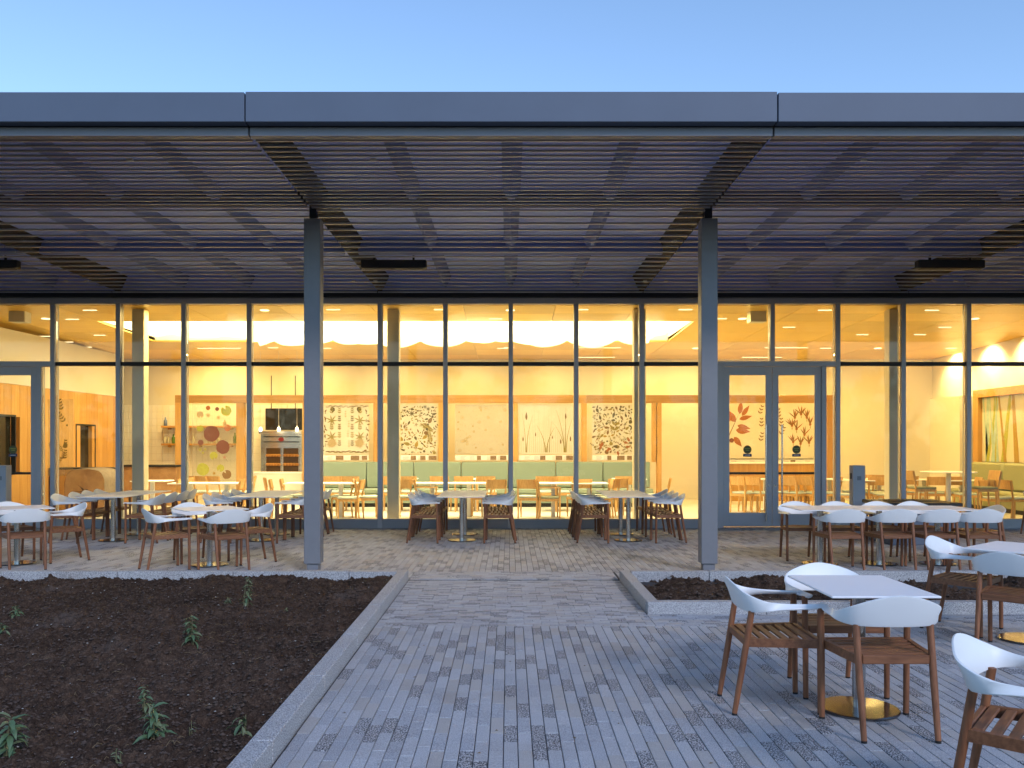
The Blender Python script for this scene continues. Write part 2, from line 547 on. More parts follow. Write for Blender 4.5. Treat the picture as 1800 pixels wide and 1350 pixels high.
# sub-base under the pavers (dark joint sand)
tag(MB().box(-1.30, 9.0, -1.5, TERR0 - 0.10, -0.2, -0.012).build('path', M['bed']), kind='structure')
tag(MB().box(-13, 13, TERR0, TERR1, -0.2, -0.012).build('terrace', M['bed']), kind='structure')
PATH = bpy.data.objects['path']; TERR = bpy.data.objects['terrace']
tag(MB().box(-1.16, 1.28, TERR0 - 0.0999, TERR0-.0001, -0.14, -0.07).build('drain_channel', M['black']), kind='structure')

PV = ['pv_light', 'pv_grey', 'pv_beige', 'pv_dark']
_last = [0]
def pv_pick():
    t = rng.choices((0, 1, 2, 3), (32, 26, 17, 25))[0]
    if t == 3 and _last[0] == 3 and rng.random() < .85: t = rng.choice((0, 0, 1, 2))
    _last[0] = t
    return t
def paver_geo(x0, x1, y0, y1, z=0.0):
    c = 0.0025
    vs = [(x0,y0,-0.03),(x1,y0,-0.03),(x1,y1,-0.03),(x0,y1,-0.03),
          (x0,y0,z-c),(x1,y0,z-c),(x1,y1,z-c),(x0,y1,z-c),
          (x0+c,y0+c,z),(x1-c,y0+c,z),(x1-c,y1-c,z),(x0+c,y1-c,z)]
    fs = [(8,9,10,11)]
    for k in range(4):
        a, b = k, (k+1) % 4
        fs += [(a,b,b+4,a+4),(a+4,b+4,b+8,a+8)]
    return vs, fs

def in_view(x, y, pad=0.3):
    return y > 3.6 and abs(x) < 0.595 * y + pad

def lay(items, parent, limit=300):
    """items: (x0,x1,y0,y1,full,tone); the ones that show largest become bricks of their own, the rest one part"""
    items = [t for t in items if in_view((t[0]+t[1])/2, (t[2]+t[3])/2)]
    def size(t):
        yc = (t[2]+t[3])/2
        s = (t[1]-t[0])*(t[3]-t[2])/yc**3
        hid = abs((t[0]+t[1])/2) > 0.575*yc
        return -s if not hid else 0
    items.sort(key=size)
    meshes = {}
    rest = []
    n = 0
    for t in items:
        w, l, tone = round(t[1]-t[0], 4), round(t[3]-t[2], 4), t[5]
        if n < limit and t[4]:
            k = (w, l, tone)
            if k not in meshes:
                b = MB(); b.add(*paver_geo(-w/2, w/2, -l/2, l/2))
                meshes[k] = b.mesh('paver_brick', M[PV[tone]])
            link('brick', meshes[k], parent, ((t[0]+t[1])/2, (t[2]+t[3])/2, rng.uniform(-0.0022, 0.0022)),
                 (rng.uniform(-.006,.006), rng.uniform(-.014,.014), rng.uniform(-.005,.005)))
            n += 1
        else:
            rest.append(t)
    b = MB(); mi = []
    for t in rest:
        vs, fs = paver_geo(t[0], t[1], t[2], t[3], rng.uniform(-0.0016, 0.0016))
        b.add(vs, fs); mi += [t[5]]*len(fs)
    me = b.mesh('paving_bricks', None)
    for p in PV: me.materials.append(M[p])
    me.polygons.foreach_set('material_index', mi)
    o = link('paving', me, parent); o['kind'] = 'stuff'

def run_depth(xa, xb, ya, yb, w=0.0752, l=0.275, g=0.0042):
    out = []
    x = xa; c = 0
    while x < xb:
        off = (0.0, 0.5, 0.25, 0.75)[(c % 2) + (2 if rng.random() < 0.22 else 0)]
        y = ya - off*l
        while y < yb:
            y0, y1 = max(y, ya), min(y + l, yb)
            if y1 - y0 > 0.02:
                out.append((x+g/2, min(x+w, xb)-g/2, y0+0.0011, y1-0.0011, y1-y0 > l-1e-4 and x+w <= xb+1e-6, pv_pick()))
            y += l
        x += w; c += 1
    return out
def run_lateral(xa, xb, ya, yb, w=0.152, l=0.0765, g=0.003):
    out = []
    y = ya; c = 0
    while y < yb - 0.01:
        off = rng.choice((0.0, 0.5, 0.5, 0.25))
        x = xa - off*w
        while x < xb:
            x0, x1 = max(x, xa), min(x + w, xb)
            if x1 - x0 > 0.02:
                out.append((x0+0.0011, x1-0.0011, y+g/2, min(y+l, yb)-g/2, x1-x0 > w-1e-4, pv_pick()))
            x += w
        y += l; c += 1
    return out

items = run_depth(BED_X+0.012, 5.2, 3.7, 7.62)
items += run_lateral(BED_X+0.01, B2_X-0.008, 7.63, TERR0-0.102, 0.152, 0.0625)
items += run_lateral(B2_X-0.008, 6.0, 7.63, B2_Y0-0.01, 0.152, 0.0625)
lay(items, PATH)
items = run_lateral(-1.16, 1.275, TERR0+0.005, 10.86, 0.152, 0.0625)
items += run_depth(-11.2, 11.2, 10.865, TERR1, 0.0752, 0.275)
items += run_depth(-11.2, -1.165, TERR0+0.005, 10.862, 0.0752, 0.275)
items += run_depth(1.295, 11.2, TERR0+0.005, 10.862, 0.0752, 0.275)
lay(items, TERR)

# a few dry leaves and crumbs on the paving
lb = MB(); lr = random.Random(31)
for _ in range(150):
    y = lr.uniform(4.2, 14.5); x = lr.uniform(-1.05, .6*y)
    if y > B2_Y0-.05 and y < B2_Y1+.05 and x > B2_X-.05: continue
    s_ = lr.uniform(.004, .016); a = lr.uniform(0, 6.28)
    c_, d_ = math.cos(a)*s_, math.sin(a)*s_
    lb.add([(x-c_, y-d_, .003), (x+d_*.5, y-c_*.5, .006), (x+c_, y+d_, .004), (x-d_*.5, y+c_*.5, .008)], [(0,1,2),(0,2,3)])
o_ = lb.build('dry_leaf_litter', M['straw']); o_['kind'] = 'stuff'

# kerbs: split-faced granite stones butted with open joints
def kerb_run(x0, y0, x1, y1, w, side, length, parent, zt=0.11, start=0.0):
    """stones from (x0,y0) to (x1,y1); the stone lies on the given side of that outer line"""
    L = math.hypot(x1-x0, y1-y0); ux, uy = (x1-x0)/L, (y1-y0)/L
    nx, ny = -uy*side, ux*side
    s = 0.0
    nxt = start if start > 0 else length
    while s < L - 0.02:
        e = min(nxt, L)
        b = MB()
        a0, a1 = s + 0.003, e - 0.003
        xs = sorted((x0+ux*a0, x0+ux*a1, x0+ux*a0+nx*w, x0+ux*a1+nx*w))
        ys = sorted((y0+uy*a0, y0+uy*a1, y0+uy*a0+ny*w, y0+uy*a1+ny*w))
        dz = rng.uniform(-.002, .002)
        b.box(xs[0], xs[-1], ys[0], ys[-1], -0.15, zt+dz, 0.006)
        b.build('kerb_stone', M['granite'], parent)
        s = e; nxt = e + length
K1 = thing('kerb', None, None, (0,0,0), kind='structure')
kerb_run(BED_X, BED_Y0-0.3, BED_X, BED_Y1, 0.115, 1, 1.22, K1, start=0.04)
kerb_run(BED_X-0.118, BED_Y1, -9.0, BED_Y1, 0.13, 1, 1.33, K1, start=0.55)
MB().box(BED_X-0.10, BED_X-0.012, BED_Y0-0.2, BED_Y1-0.02, -0.14, 0.095).build('mortar', M['kerbjoint'], K1)
MB().box(-9.0, BED_X-0.12, BED_Y1-0.115, BED_Y1-0.015, -0.14, 0.095).build('mortar', M['kerbjoint'], K1)
K2 = thing('kerb', None, None, (0,0,0), kind='structure')
kerb_run(B2_X, B2_Y0+0.118, B2_X, B2_Y1, 0.115, -1, 1.22, K2, start=1.05)
kerb_run(B2_X, B2_Y0, 7.2, B2_Y0, 0.118, 1, 1.45, K2, start=1.1)
kerb_run(B2_X+0.118, B2_Y1, 7.2, B2_Y1, 0.115, -1, 1.33, K2, start=0.9)
MB().box(B2_X+0.012, B2_X+0.10, B2_Y0+0.1, B2_Y1-0.02, -0.14, 0.095).build('mortar', M['kerbjoint'], K2)
MB().box(B2_X+0.02, 7.2, B2_Y0+0.012, B2_Y0+0.10, -0.14, 0.095).build('mortar', M['kerbjoint'], K2)
MB().box(B2_X+0.13, 7.2, B2_Y1-0.10, B2_Y1-0.012, -0.14, 0.095).build('mortar', M['kerbjoint'], K2)

# soil: a lumpy sheet
def soil_height(X, Y, seed, base, amp):
    r = np.random.RandomState(seed)
    H = np.zeros_like(X) + base
    for f, a, n in ((0.8, 0.022, 5), (2.6, 0.014, 8), (7.5, 0.010, 12), (19, 0.0075, 16), (43, 0.0050, 22)):
        for _ in range(n):
            th = r.uniform(0, 2*np.pi); ff = f*r.uniform(0.7, 1.5)
            H += amp*a/np.sqrt(n)*1.6*np.sin(2*np.pi*ff*(X*np.cos(th)+Y*np.sin(th))*0.5 + r.uniform(0, 6.28) + 0.8*np.sin(2*np.pi*ff*0.37*(X*np.sin(th)-Y*np.cos(th))))
    H += amp*r.normal(0, 0.0045, X.shape)
    return H
def soil_patch(name, x0, x1, ys, nx, seed, base, amp=1.0):
    xs = np.linspace(x0, x1, nx)
    X, Y = np.meshgrid(xs, ys)
    r = np.random.RandomState(seed+5)
    H = soil_height(X, Y, seed, base, amp)
    X = X + r.uniform(-.006, .006, X.shape); Y = Y + r.uniform(-.006, .006, Y.shape)
    X[:, 0], X[:, -1] = x0, x1; Y[0, :], Y[-1, :] = ys[0], ys[-1]
    ny = len(ys)
    co = np.stack([X, Y, H], -1).reshape(-1, 3)
    idx = np.arange(nx*ny).reshape(ny, nx)
    q = np.stack([idx[:-1,:-1], idx[:-1,1:], idx[1:,1:], idx[1:,:-1]], -1).reshape(-1, 4)
    me = bpy.data.meshes.new(name)
    me.vertices.add(len(co)); me.vertices.foreach_set('co', co.ravel())
    me.loops.add(q.size); me.loops.foreach_set('vertex_index', q.ravel())
    me.polygons.add(len(q)); me.polygons.foreach_set('loop_start', np.arange(0, q.size, 4))
    me.materials.append(M['soil'])
    me.update(calc_edges=True); me.validate()
    o = link(name, me); o['kind'] = 'structure'
    return (xs, ys, H)
ysA = []
y = BED_Y0
while y < BED_Y1 - 0.125:
    ysA.append(y); y += max(0.012, 0.0042*y)
ysA.append(BED_Y1 - 0.125)
SA = soil_patch('soil', -7.2, BED_X-0.112, np.array(ysA), 420, 3, 0.035)
ysB = np.arange(B2_Y0+0.112, B2_Y1-0.10, 0.03)
SB = soil_patch('soil', B2_X+0.108, 7.2, ysB, 200, 8, 0.03, 1.2)
def soil_z(S, x, y):
    i = int(np.clip(np.searchsorted(S[0], x), 0, len(S[0])-1)); j = int(np.clip(np.searchsorted(S[1], y), 0, len(S[1])-1))
    return float(S[2][j, i])
def scatter(name, mat, S, n, smin, smax, seed, flat=0.7, lim=None):
    r = random.Random(seed)
    b = MB()
    k = 0
    while k < n:
        y = S[1][0] + (S[1][-1]-S[1][0])*r.random()**1.3
        x = r.uniform(S[0][0], S[0][-1])
        if abs(x) > 0.61*y: continue
        s = smin + (smax-smin)*r.random()**3
        z = soil_z(S, x, y)
        pts = []
        for (dx,dy,dz) in ((1,0,0),(-1,0,0),(0,1,0),(0,-1,0),(0,0,1),(0,0,-1)):
            q = s*r.uniform(0.6, 1.25)
            pts.append((x+dx*q+r.uniform(-.2,.2)*s, y+dy*q+r.uniform(-.2,.2)*s, z+s*0.2+dz*q*flat))
        b.add(pts, [(0,2,4),(2,1,4),(1,3,4),(3,0,4),(2,0,5),(1,2,5),(3,1,5),(0,3,5)])
        k += 1
    o = b.build(name, mat); o['kind'] = 'stuff'
scatter('soil_clods', M['clod'], SA, 30000, 0.003, 0.017, 1, .6)
scatter('soil_clods', M['clod'], SB, 4000, 0.006, 0.026, 2)
scatter('pale_stone_debris', M['pebble'], SA, 700, 0.003, 0.011, 4, 0.5)
scatter('pale_stone_debris', M['pebble'], SB, 60, 0.003, 0.012, 6, 0.5)
def stalks(name, S, n, seed):
    r = random.Random(seed); b = MB()
    for _ in range(n):
        y = r.uniform(S[1][0], S[1][-1]); x = r.uniform(max(S[0][0], -0.6*y), min(S[0][-1], 0.6*y))
        z = soil_z(S, x, y); a = r.uniform(0, 6.28); l = r.uniform(0.02, 0.08)
        b.tube([(x, y, z+0.004), (x+math.cos(a)*l*.5, y+math.sin(a)*l*.5, z+0.010+r.random()*.012), (x+math.cos(a)*l, y+math.sin(a)*l, z+0.006)], 0.0014, 4)
    o = b.build(name, M['straw']); o['kind'] = 'stuff'
stalks('dry_stalk_litter', SA, 260, 12)
stalks('dry_stalk_litter', SB, 80, 13)

# far wood behind the viewer, seen only mirrored in the glass
r_ = random.Random(77); tb = MB()
for i in range(46):
    cx, cyy, hh, ww = -115+5.1*i+r_.uniform(-2,2), -62+r_.uniform(-8,8), r_.uniform(6.5,11), r_.uniform(3,5)
    tb.tube([(cx,cyy,-.6),(cx,cyy,hh*.6)], [.25,.1], 6)
    for q in range(230):
        a = r_.uniform(0,6.28); u = r_.random()**1.5; rr_ = (ww+2.2)*math.sqrt(r_.random())*(1-.7*u)
        x, y, z = cx+rr_*math.cos(a), cyy+rr_*math.sin(a), .4+u*hh
        s = r_.uniform(.4,.95)
        tb.add([(x+r_.uniform(-s,s), y+r_.uniform(-s,s), z+r_.uniform(-s,s)) for _ in range(4)], [(0,1,2),(0,2,3),(0,3,1)])
tag(tb.build('treeline', M['leaf']), kind='stuff')

# ================================================================== THE BUILDING
BL = thing('cafe_building', 'single-storey cafe with glass front under a wide flat canopy of slats', 'building', (0, 12, 0))
def bpart(mb, name, mat, smooth=False, parent=None):
    o = mb.build(name, mat, parent or BL, smooth)
    if parent is None: o.location = (0, -12, 0)
    return o
GX0 = 0.03
FY = 16.5                         # glass plane
YF = 8.07                         # fascia front
HZ = EYE + 2.868                  # underside of the outer slats
def soffit(y):                    # underside of the slats
    if y < 11.05: return HZ
    return HZ - 0.018*(y - 11.05)

# fascia panels, one per structural bay, with open joints
for k in range(-3, 4):
    x0, x1 = 4.88*k - 2.44 + 0.02, 4.88*k + 2.44 + 0.02
    b = MB()
    dz = (0.004, -0.004, 0.0)[k % 3]
    b.box(x0+0.006, x1-0.006, YF, YF+0.12, 4.524, 4.795+dz, 0.004)
    bpart(b, 'fascia_panel', M['fascia'])
    b = MB().box(x0+0.008, x1-0.008, YF+0.13, YF+0.23, HZ-0.005, 4.522, 0.003)
    bpart(b, 'edge_channel', M['channel'])
bpart(MB().box(-17.2, 17.2, YF+0.06, YF+0.2, 4.535, 4.77), 'fascia_backing', M['dark'])
# roof deck and plenum
bpart(MB().box(-17.2, 17.2, YF+0.05, 27.0, 4.775, 4.785), 'roof', M['fascia'])
bpart(MB().box(-17.2, 17.2, YF+0.2, FY+0.1, 4.70, 4.76), 'soffit_deck', M['deck'])
# canopy beams running front to back over the slats
for i in range(-9, 10):
    x = GX0 + 1.2195*i
    col = (i % 4 == 2)
    b = MB()
    y0, y1 = YF+0.25, FY-0.05
    za, zb = (soffit(y0)+0.06, soffit(y1)+0.06) if col else (soffit(y0)+0.15, soffit(y1)+0.15)
    W = 0.17 if col else 0.11
    prof = [(-1,1),(-.72,.62),(-.46,.30),(-.22,.07),(0,0),(.22,.07),(.46,.30),(.72,.62),(1,1)]
    vs = []
    for (yy, z) in ((y0, za), (y1, zb)):
        vs += [(x+W*u, yy, z+(4.699-z)*v) for (u, v) in prof]
    n_ = len(prof)
    b.add(vs, [(k, k+1, k+1+n_, k+n_) for k in range(n_-1)] + [tuple(range(n_)), tuple(range(2*n_-1, n_-1, -1))])
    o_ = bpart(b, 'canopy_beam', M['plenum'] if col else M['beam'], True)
for (y, w) in ((10.98, 0.16), (13.55, 0.13)):
    for k in range(-3, 4):
        x0, x1 = 4.88*k - 2.44 + 0.13, 4.88*k + 2.44 - 0.09
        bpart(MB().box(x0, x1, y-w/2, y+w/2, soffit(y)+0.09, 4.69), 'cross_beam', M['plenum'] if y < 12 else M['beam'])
# slats: sharing meshes, one length per structural bay
fin_a = MB().box(-2.425, 2.425, -0.0065, 0.0065, 0, 0.022, 0.001).mesh('slat_outer', M['fin'])
fin_b = MB().box(-2.432, 2.432, -0.0095, 0.0095, 0, 0.024, 0.001).mesh('slat_inner', M['fin'])
ROWS = [(8.375 + 0.1475*i, fin_a) for i in range(18)] + [(11.18 + 0.314*i, fin_b) for i in range(17)]
n_slat = 0
for (y, me) in ROWS:
    for k in range(-3, 4):
        xc = 4.88*k + 0.02
        if abs(xc) - 2.44 > 0.585*y + 0.4: continue
        o = link('slat', me, BL, (xc, y-12, soffit(y)))
        n_slat += 1
# columns
def column(x, y):
    c = bpart(MB().box(x-0.1, x+0.1, y-0.1, y+0.1, 0.10, 4.345, 0.006), 'column', M['steel'])
    MB().box(x-0.072, x+0.072, y-0.072, y+0.072, -0.02, 0.0995, 0.004).build('base', M['steel'], c)
    MB().box(x-0.045, x+0.045, y-0.045, y+0.045, 4.3455, HZ+0.13, 0.003).build('neck', M['dark'], c)
for k in (-2, -1, 1, 2):
    column(0.02 + (2.44 if k > 0 else -2.44) + (4.88*(abs(k)-1))*(1 if k > 0 else -1), 10.92)
# small clips and sensor boxes under the slats
clip = MB().box(-0.032, 0.032, -0.02, 0.02, -0.026, -0.001, 0.003).mesh('soffit_clip', M['speaker'])
for (px, py) in ((228,281),(656,281),(1088,281),(1518,281),(605,424),(1185,424),(622,494),(660,494),(1134,494),(1171,494),(1642,494),(1680,494),(116,494),(152,494)):
    d = 12.0
    for _ in range(20): d = FPX*(soffit(d)-EYE-0.012)/(780.0-py)
    link('soffit_clip', clip, BL, (PX(px, d), d-12, soffit(d)))

# head, transoms, sill, mullions
HEADB, TRZ, SILLT = 4.183, 3.067, 0.172
bpart(MB().box(-11.2, 11.2, FY-0.09, FY+0.09, HEADB, 4.30, 0.004), 'head_frame', M['alu'])
bpart(MB().box(-11.2, 11.2, FY-0.13, FY+0.05, 4.302, 4.42), 'head_flashing', M['black'])
bpart(MB().box(-11.2, 11.2, FY-0.105, FY-0.0905, 4.262, 4.275), 'head_trim', M['alu'])
bpart(MB().box(-17.2, 17.2, FY-0.04, FY+0.04, 4.421, 4.699), 'soffit_closure', M['deck'])
BAYW = 1.2195
bays = list(range(-9, 9))
door_bays = (3, 4, -9, -8)
def mx(i): return GX0 + BAYW*i
for i in range(-9, 10):
    z0 = 0.0
    if i in (4, -8): z0 = TRZ + 0.045
    bpart(MB().box(mx(i)-0.042, mx(i)+0.042, FY-0.085, FY+0.085, z0, HEADB-0.001, 0.004), 'mullion', M['alu'])
for i in bays:
    x0, x1 = mx(i)+0.0425, mx(i+1)-0.0425
    if i not in door_bays:
        bpart(MB().box(x0, x1, FY-0.075, FY+0.075, 0.0, SILLT, 0.003), 'sill', M['sill'])
        bpart(MB().box(x0, x1, FY-0.06, FY+0.06, TRZ-0.036, TRZ+0.036, 0.003), 'transom', M['dark'])
        bpart(MB().box(x0+0.002, x1-0.002, FY-0.012, FY+0.012, SILLT+0.001, TRZ-0.037), 'glass_pane', M['glass'])
    bpart(MB().box(x0+0.002, x1-0.002, FY-0.012, FY+0.012, TRZ+(0.037 if i not in door_bays else 0.046), HEADB-0.002), 'glass_pane', M['glass'])

def text_mesh(txt, size, mat, name):
    cu = bpy.data.curves.new(name, 'FONT')
    cu.body = txt; cu.size = size; cu.align_x = 'CENTER'; cu.align_y = 'CENTER'; cu.extrude = 0.0004
    tmp = bpy.data.objects.new(name, cu)
    COL.objects.link(tmp)
    dg = bpy.context.evaluated_depsgraph_get()
    me = bpy.data.meshes.new_from_object(tmp.evaluated_get(dg))
    me.name = name
    bpy.data.objects.remove(tmp)
    me.materials.clear(); me.materials.append(mat)
    return me

def entrance(xo):
    """a pair of glazed leaves in a frame; xo = x of the mullion at its side towards the log wall"""
    fx0, fx1 = xo + 0.0425, xo + 2.225            # frame extents
    f = bpart(MB().box(fx0, mx(0)*0 + xo + 2*BAYW - 0.0425, FY-0.08, FY+0.08, TRZ-0.05, TRZ+0.0455, 0.003), 'door_header', M['alu'])
    bpart(MB().box(fx0, fx0+0.262, FY-0.075, FY+0.075, 0.0, TRZ-0.051, 0.004), 'door_jamb', M['alu'])
    bpart(MB().box(fx1-0.09, fx1, FY-0.075, FY+0.075, 0.0, TRZ-0.051, 0.004), 'door_jamb', M['alu'])
    bpart(MB().box(fx0+0.262, fx1-0.09, FY-0.10, FY+0.06, 0.0, 0.022, 0.003), 'threshold', M['chrome'])
    x1 = xo + 2*BAYW - 0.0425
    bpart(MB().box(fx1+0.001, x1, FY-0.06, FY+0.06, 0.0, SILLT, 0.003), 'sill', M['sill'])
    bpart(MB().box(fx1+0.002, x1-0.002, FY-0.012, FY+0.012, SILLT+0.001, TRZ-0.052), 'glass_pane', M['glass'])
    a0, a1 = fx0+0.265, fx1-0.093
    mid = (a0+a1)/2
    for (l0, l1, hs) in ((a0, mid-0.004, 1), (mid+0.004, a1, -1)):
        b = MB()
        zb, zt = 0.03, TRZ-0.056
        st = 0.115
        b.box(l0, l0+st, FY-0.045, FY+0.0, zb, zt, 0.003)
        b.box(l1-st, l1, FY-0.045, FY+0.0, zb, zt, 0.003)
        b.box(l0+st, l1-st, FY-0.044, FY-0.001, zb, 0.29, 0.003)
        b.box(l0+st, l1-st, FY-0.044, FY-0.001, 2.855, zt, 0.003)
        leaf = bpart(b, 'door', M['alu'])
        MB().box(l0+st+0.001, l1-st-0.001, FY-0.028, FY-0.018, 0.291, 2.854).build('glass', M['glass'], leaf)
        MB().box(l0+st-0.02, l1-st+0.02, FY+0.012, FY+0.05, 1.00, 1.045, 0.006).build('push_bar', M['dark'], leaf)
        hx = (l1-0.13) if hs > 0 else (l0+0.16)
        h = MB()
        h.tube([(hx, FY-0.115, 0.13), (hx, FY-0.115, 1.93)], 0.0155, 10)
        sx = (l1-0.06) if hs > 0 else (l0+0.05)
        for z in (0.22, 1.86):
            h.tube([(hx, FY-0.115, z), (hx, FY-0.045, z)], 0.011, 8)
        h.build('pull_handle', M['chrome'], leaf, True)
        k = MB(); k.tube([(sx, FY-0.058, 0.775+0.02), (sx, FY-0.045, 0.775+0.02)], 0.02, 14)
        k.build('lock_cylinder', M['chrome'], leaf)
        cx = (l0+l1)/2 + (0.0 if hs > 0 else 0.0)
        s = MB()
        s.poly([(cx+0.078*math.cos(a), FY-0.0300, 1.468+0.078*math.sin(a)) for a in [2*math.pi*q/28 for q in range(28)]][::-1])
        s.build('round_sticker', M['p_green'], leaf)
        s = MB()
        s.box(cx-0.08, cx+0.08, FY-0.0305, FY-0.0295, 1.335, 1.388)
        s.build('blue_sticker', M['p_blue'], leaf)
        for (zz, ll) in ((1.485, 0.10), (1.455, 0.07)):
            MB().box(cx-ll/2, cx+ll/2, FY-0.0312, FY-0.0306, zz-0.006, zz+0.006).build('sticker_line', M['p_lime'], leaf)
        MB().box(cx-0.05, cx+0.05, FY-0.0312, FY-0.0307, 1.357, 1.366).build('sticker_line', M['white_card'], leaf)
entrance(mx(3))
entrance(mx(-9))

# ---------------------------------------------------------------- interior shell
IX0, IX1, IYB = -13.6, 11.95, 25.0
tag(MB().box(IX0, IX1+0.2, FY-0.07, IYB+0.2, -0.15, 0.004).build('floor', M['floor']), kind='structure')
def ceil(y): return 4.58 - 0.0245*y
def wallp(x0, x1, y0, y1, z0, z1, mat='cream', name='wall'):
    return bpart(MB().box(x0, x1, y0, y1, z0, z1), name, M[mat])
wallp(IX0-0.2, IX1+0.4, IYB, IYB+0.2, -0.1, 4.69)                    # rear wall
wallp(IX1+0.05, IX1+0.25, FY+0.1, IYB, -0.1, 4.69)                    # end wall by the mural
wallp(IX0-0.2, IX0, FY+0.1, IYB, -0.1, 4.69)                         # far end wall
wallp(-17.2, -11.2, FY-0.05, FY+0.08, -0.1, 4.69, 'fascia', 'outer_wall')
wallp(11.2, 17.2, FY-0.05, FY+0.08, -0.1, 4.69, 'fascia', 'outer_wall')
wallp(11.50, IX1+0.05, 22.5, 24.1, 0.0, 2.80, 'cream', 'wall_pier')
# structural posts just behind the glass
for i in (-6, -2, 2, 6):
    x = mx(i) + 0.03 + (0.0 if i > 0 else 0.16)
    bpart(MB().box(x-0.115, x+0.115, 16.85, 17.08, 0.0, 4.15, 0.01), 'inner_column', M['inner_col'])
# timber ceiling panels round the luminous well
SKX0, SKX1, SKY0, SKY1 = -8.6, 3.85, 18.4, 21.4
seams_x = [-13.6, -11.5, -10.2, -8.6, -6.12, -4.37, -2.62, -0.87, 0.88, 2.40, 3.85, 5.58, 7.33, 9.08, 10.6, 12.0]
seams_y = [16.56, 17.45, 18.4, 19.9, 21.4, 22.9, 24.0, 25.0]
for a, b_ in zip(seams_x[:-1], seams_x[1:]):
    for c, d in zip(seams_y[:-1], seams_y[1:]):
        if a >= SKX0-0.01 and b_ <= SKX1+0.01 and c >= SKY0-0.01 and d <= SKY1+0.01: continue
        g = 0.005
        b = MB()
        z0, z1 = ceil(c), ceil(d)
        vs = [(a+g,c+g,z0),(b_-g,c+g,z0),(b_-g,d-g,z1),(a+g,d-g,z1)]
        vs += [(x, y_, z+0.03) for (x, y_, z) in vs]
        b.add(vs, [(0,3,2,1),(4,5,6,7),(0,1,5,4),(1,2,6,5),(2,3,7,6),(3,0,4,7)])
        bpart(b, 'ceiling_panel', M['oakceil'])
bpart(MB().box(SKX0-0.03, SKX0-0.001, SKY0-0.03, SKY1+0.03, ceil(SKY0)+0.032, 4.69), 'well_side', M['cream'])
bpart(MB().box(SKX1+0.001, SKX1+0.03, SKY0-0.03, SKY1+0.03, ceil(SKY0)+0.032, 4.69), 'well_side', M['cream'])
bpart(MB().box(SKX0, SKX1, SKY0-0.03, SKY0-0.001, ceil(SKY0)+0.032, 4.69), 'well_side', M['cream'])
bpart(MB().box(SKX0, SKX1, SKY1+0.001, SKY1+0.03, ceil(SKY1)+0.032, 4.69), 'well_side', M['cream'])
bpart(MB().box(SKX0+0.02, SKX1-0.02, SKY0+0.02, SKY1-0.02, 4.655, 4.685), 'luminous_panel', M['lum'])
# lamps in the ceiling
LAMPS = [(81,560,'c'),(79,591,'s'),(119,601,'s'),(152,610,'s'),(17,612,'s'),(127,561,'s'),(158,545,'s'),(175,589,'s'),(250,612,'s'),
 (385,612,'l'),(465,545,'c'),(586,544,'s'),(775,544,'s'),(480,611,'s'),(573,612,'s'),(883,612,'s'),(871,560,'s'),(897,545,'c'),
 (1022,544,'s'),(1205,544,'s'),(1223,612,'c'),(895,611,'s'),(1053,611,'l'),(1046,628,'l'),(1305,560,'c'),(1266,560,'s'),(1450,545,'s'),
 (1387,575,'s'),(1516,588,'s'),(1382,611,'l'),(1543,612,'c'),(1339,628,'l'),(1617,588,'s'),(1661,575,'s'),(1638,545,'s'),(1713,560,'c'),(1672,612,'s'),(1451,612,'s')]
lamp_me = {'c': MB().lathe([(0.09,0.0),(0.09,0.006)], 20).mesh('round_lamp', M['lamp']),
           's': MB().box(-0.13,0.13,-0.02,0.02,0,0.006).mesh('slot_lamp', M['lamp']),
           'l': MB().box(-0.55,0.55,-0.016,0.016,0,0.006).mesh('long_slot_lamp', M['lamp'])}
for (px, py, t) in LAMPS:
    d = 4.58 - EYE; d = FPX*d/((780-py) + 0.0245*FPX)
    if SKX0-0.2 < PX(px,d) < SKX1+0.2 and SKY0-0.1 < d < SKY1+0.1: continue
    link('ceiling_lamp', lamp_me[t], BL, (PX(px, d), d-12, ceil(d)-0.009), (-0.0245, 0, 0))
# light for those lamps, plus an added rear row brightening back wall and servery
def area(name, loc, sx, sy, power, col=WARM, rot=(0,0,0), spread=180):
    l = bpy.data.lights.new(name, 'AREA'); l.shape = 'RECTANGLE'; l.size = sx; l.size_y = sy
    l.energy = power; l.color = col; l.spread = R(spread)
    o = bpy.data.objects.new(name, l); COL.objects.link(o); o.location = loc; o.rotation_euler = rot
    return o
LP = 0.70
for (x, y, p) in ((-12, 17.6, 60), (-8.6, 22.9, 45), (-6.5, 17.3, 60), (-3.0, 17.3, 60), (0.5, 17.3, 60), (4.0, 17.3, 60), (7.5, 17.3, 60), (10.4, 17.6, 60),
                  (-8, 23.9, 48), (-5.6, 23.9, 38), (-3.2, 23.9, 24), (-1, 23.9, 24), (1.2, 23.9, 24), (3.4, 23.9, 28), (5.0, 23.9, 29), (7.2, 22.6, 60), (9.6, 22.6, 70)):
    area('lamp_and_fill_light', (x, y, ceil(y)-0.012), 0.32, 0.16, p*LP)
def spot(name, loc, target, power, size=55, blend=0.6):
    l = bpy.data.lights.new(name, 'SPOT'); l.energy = power; l.color = (1.0, 0.68, 0.28); l.spot_size = R(size); l.spot_blend = blend; l.shadow_soft_size = 0.04
    o = bpy.data.objects.new(name, l); COL.objects.link(o); o.location = loc
    o.rotation_euler = (Vector(target)-Vector(loc)).to_track_quat('-Z', 'Y').to_euler()
for y in (18.6, 20.3, 21.9, 23.6):
    spot('wall_washer_light', (11.42, y, ceil(y)-0.02), (11.98, y, 3.35), 130, 112)
for x in (-4.3, -2.6, -0.9, 0.8, 2.5, 6.3, 7.6):
    spot('art_spot_light', (x, 21.7 if x < 5 else 23.2, ceil(21.7)-0.02), (x, 22.6 if x < 5 else 24.6, 1.9), 1.5, 70)

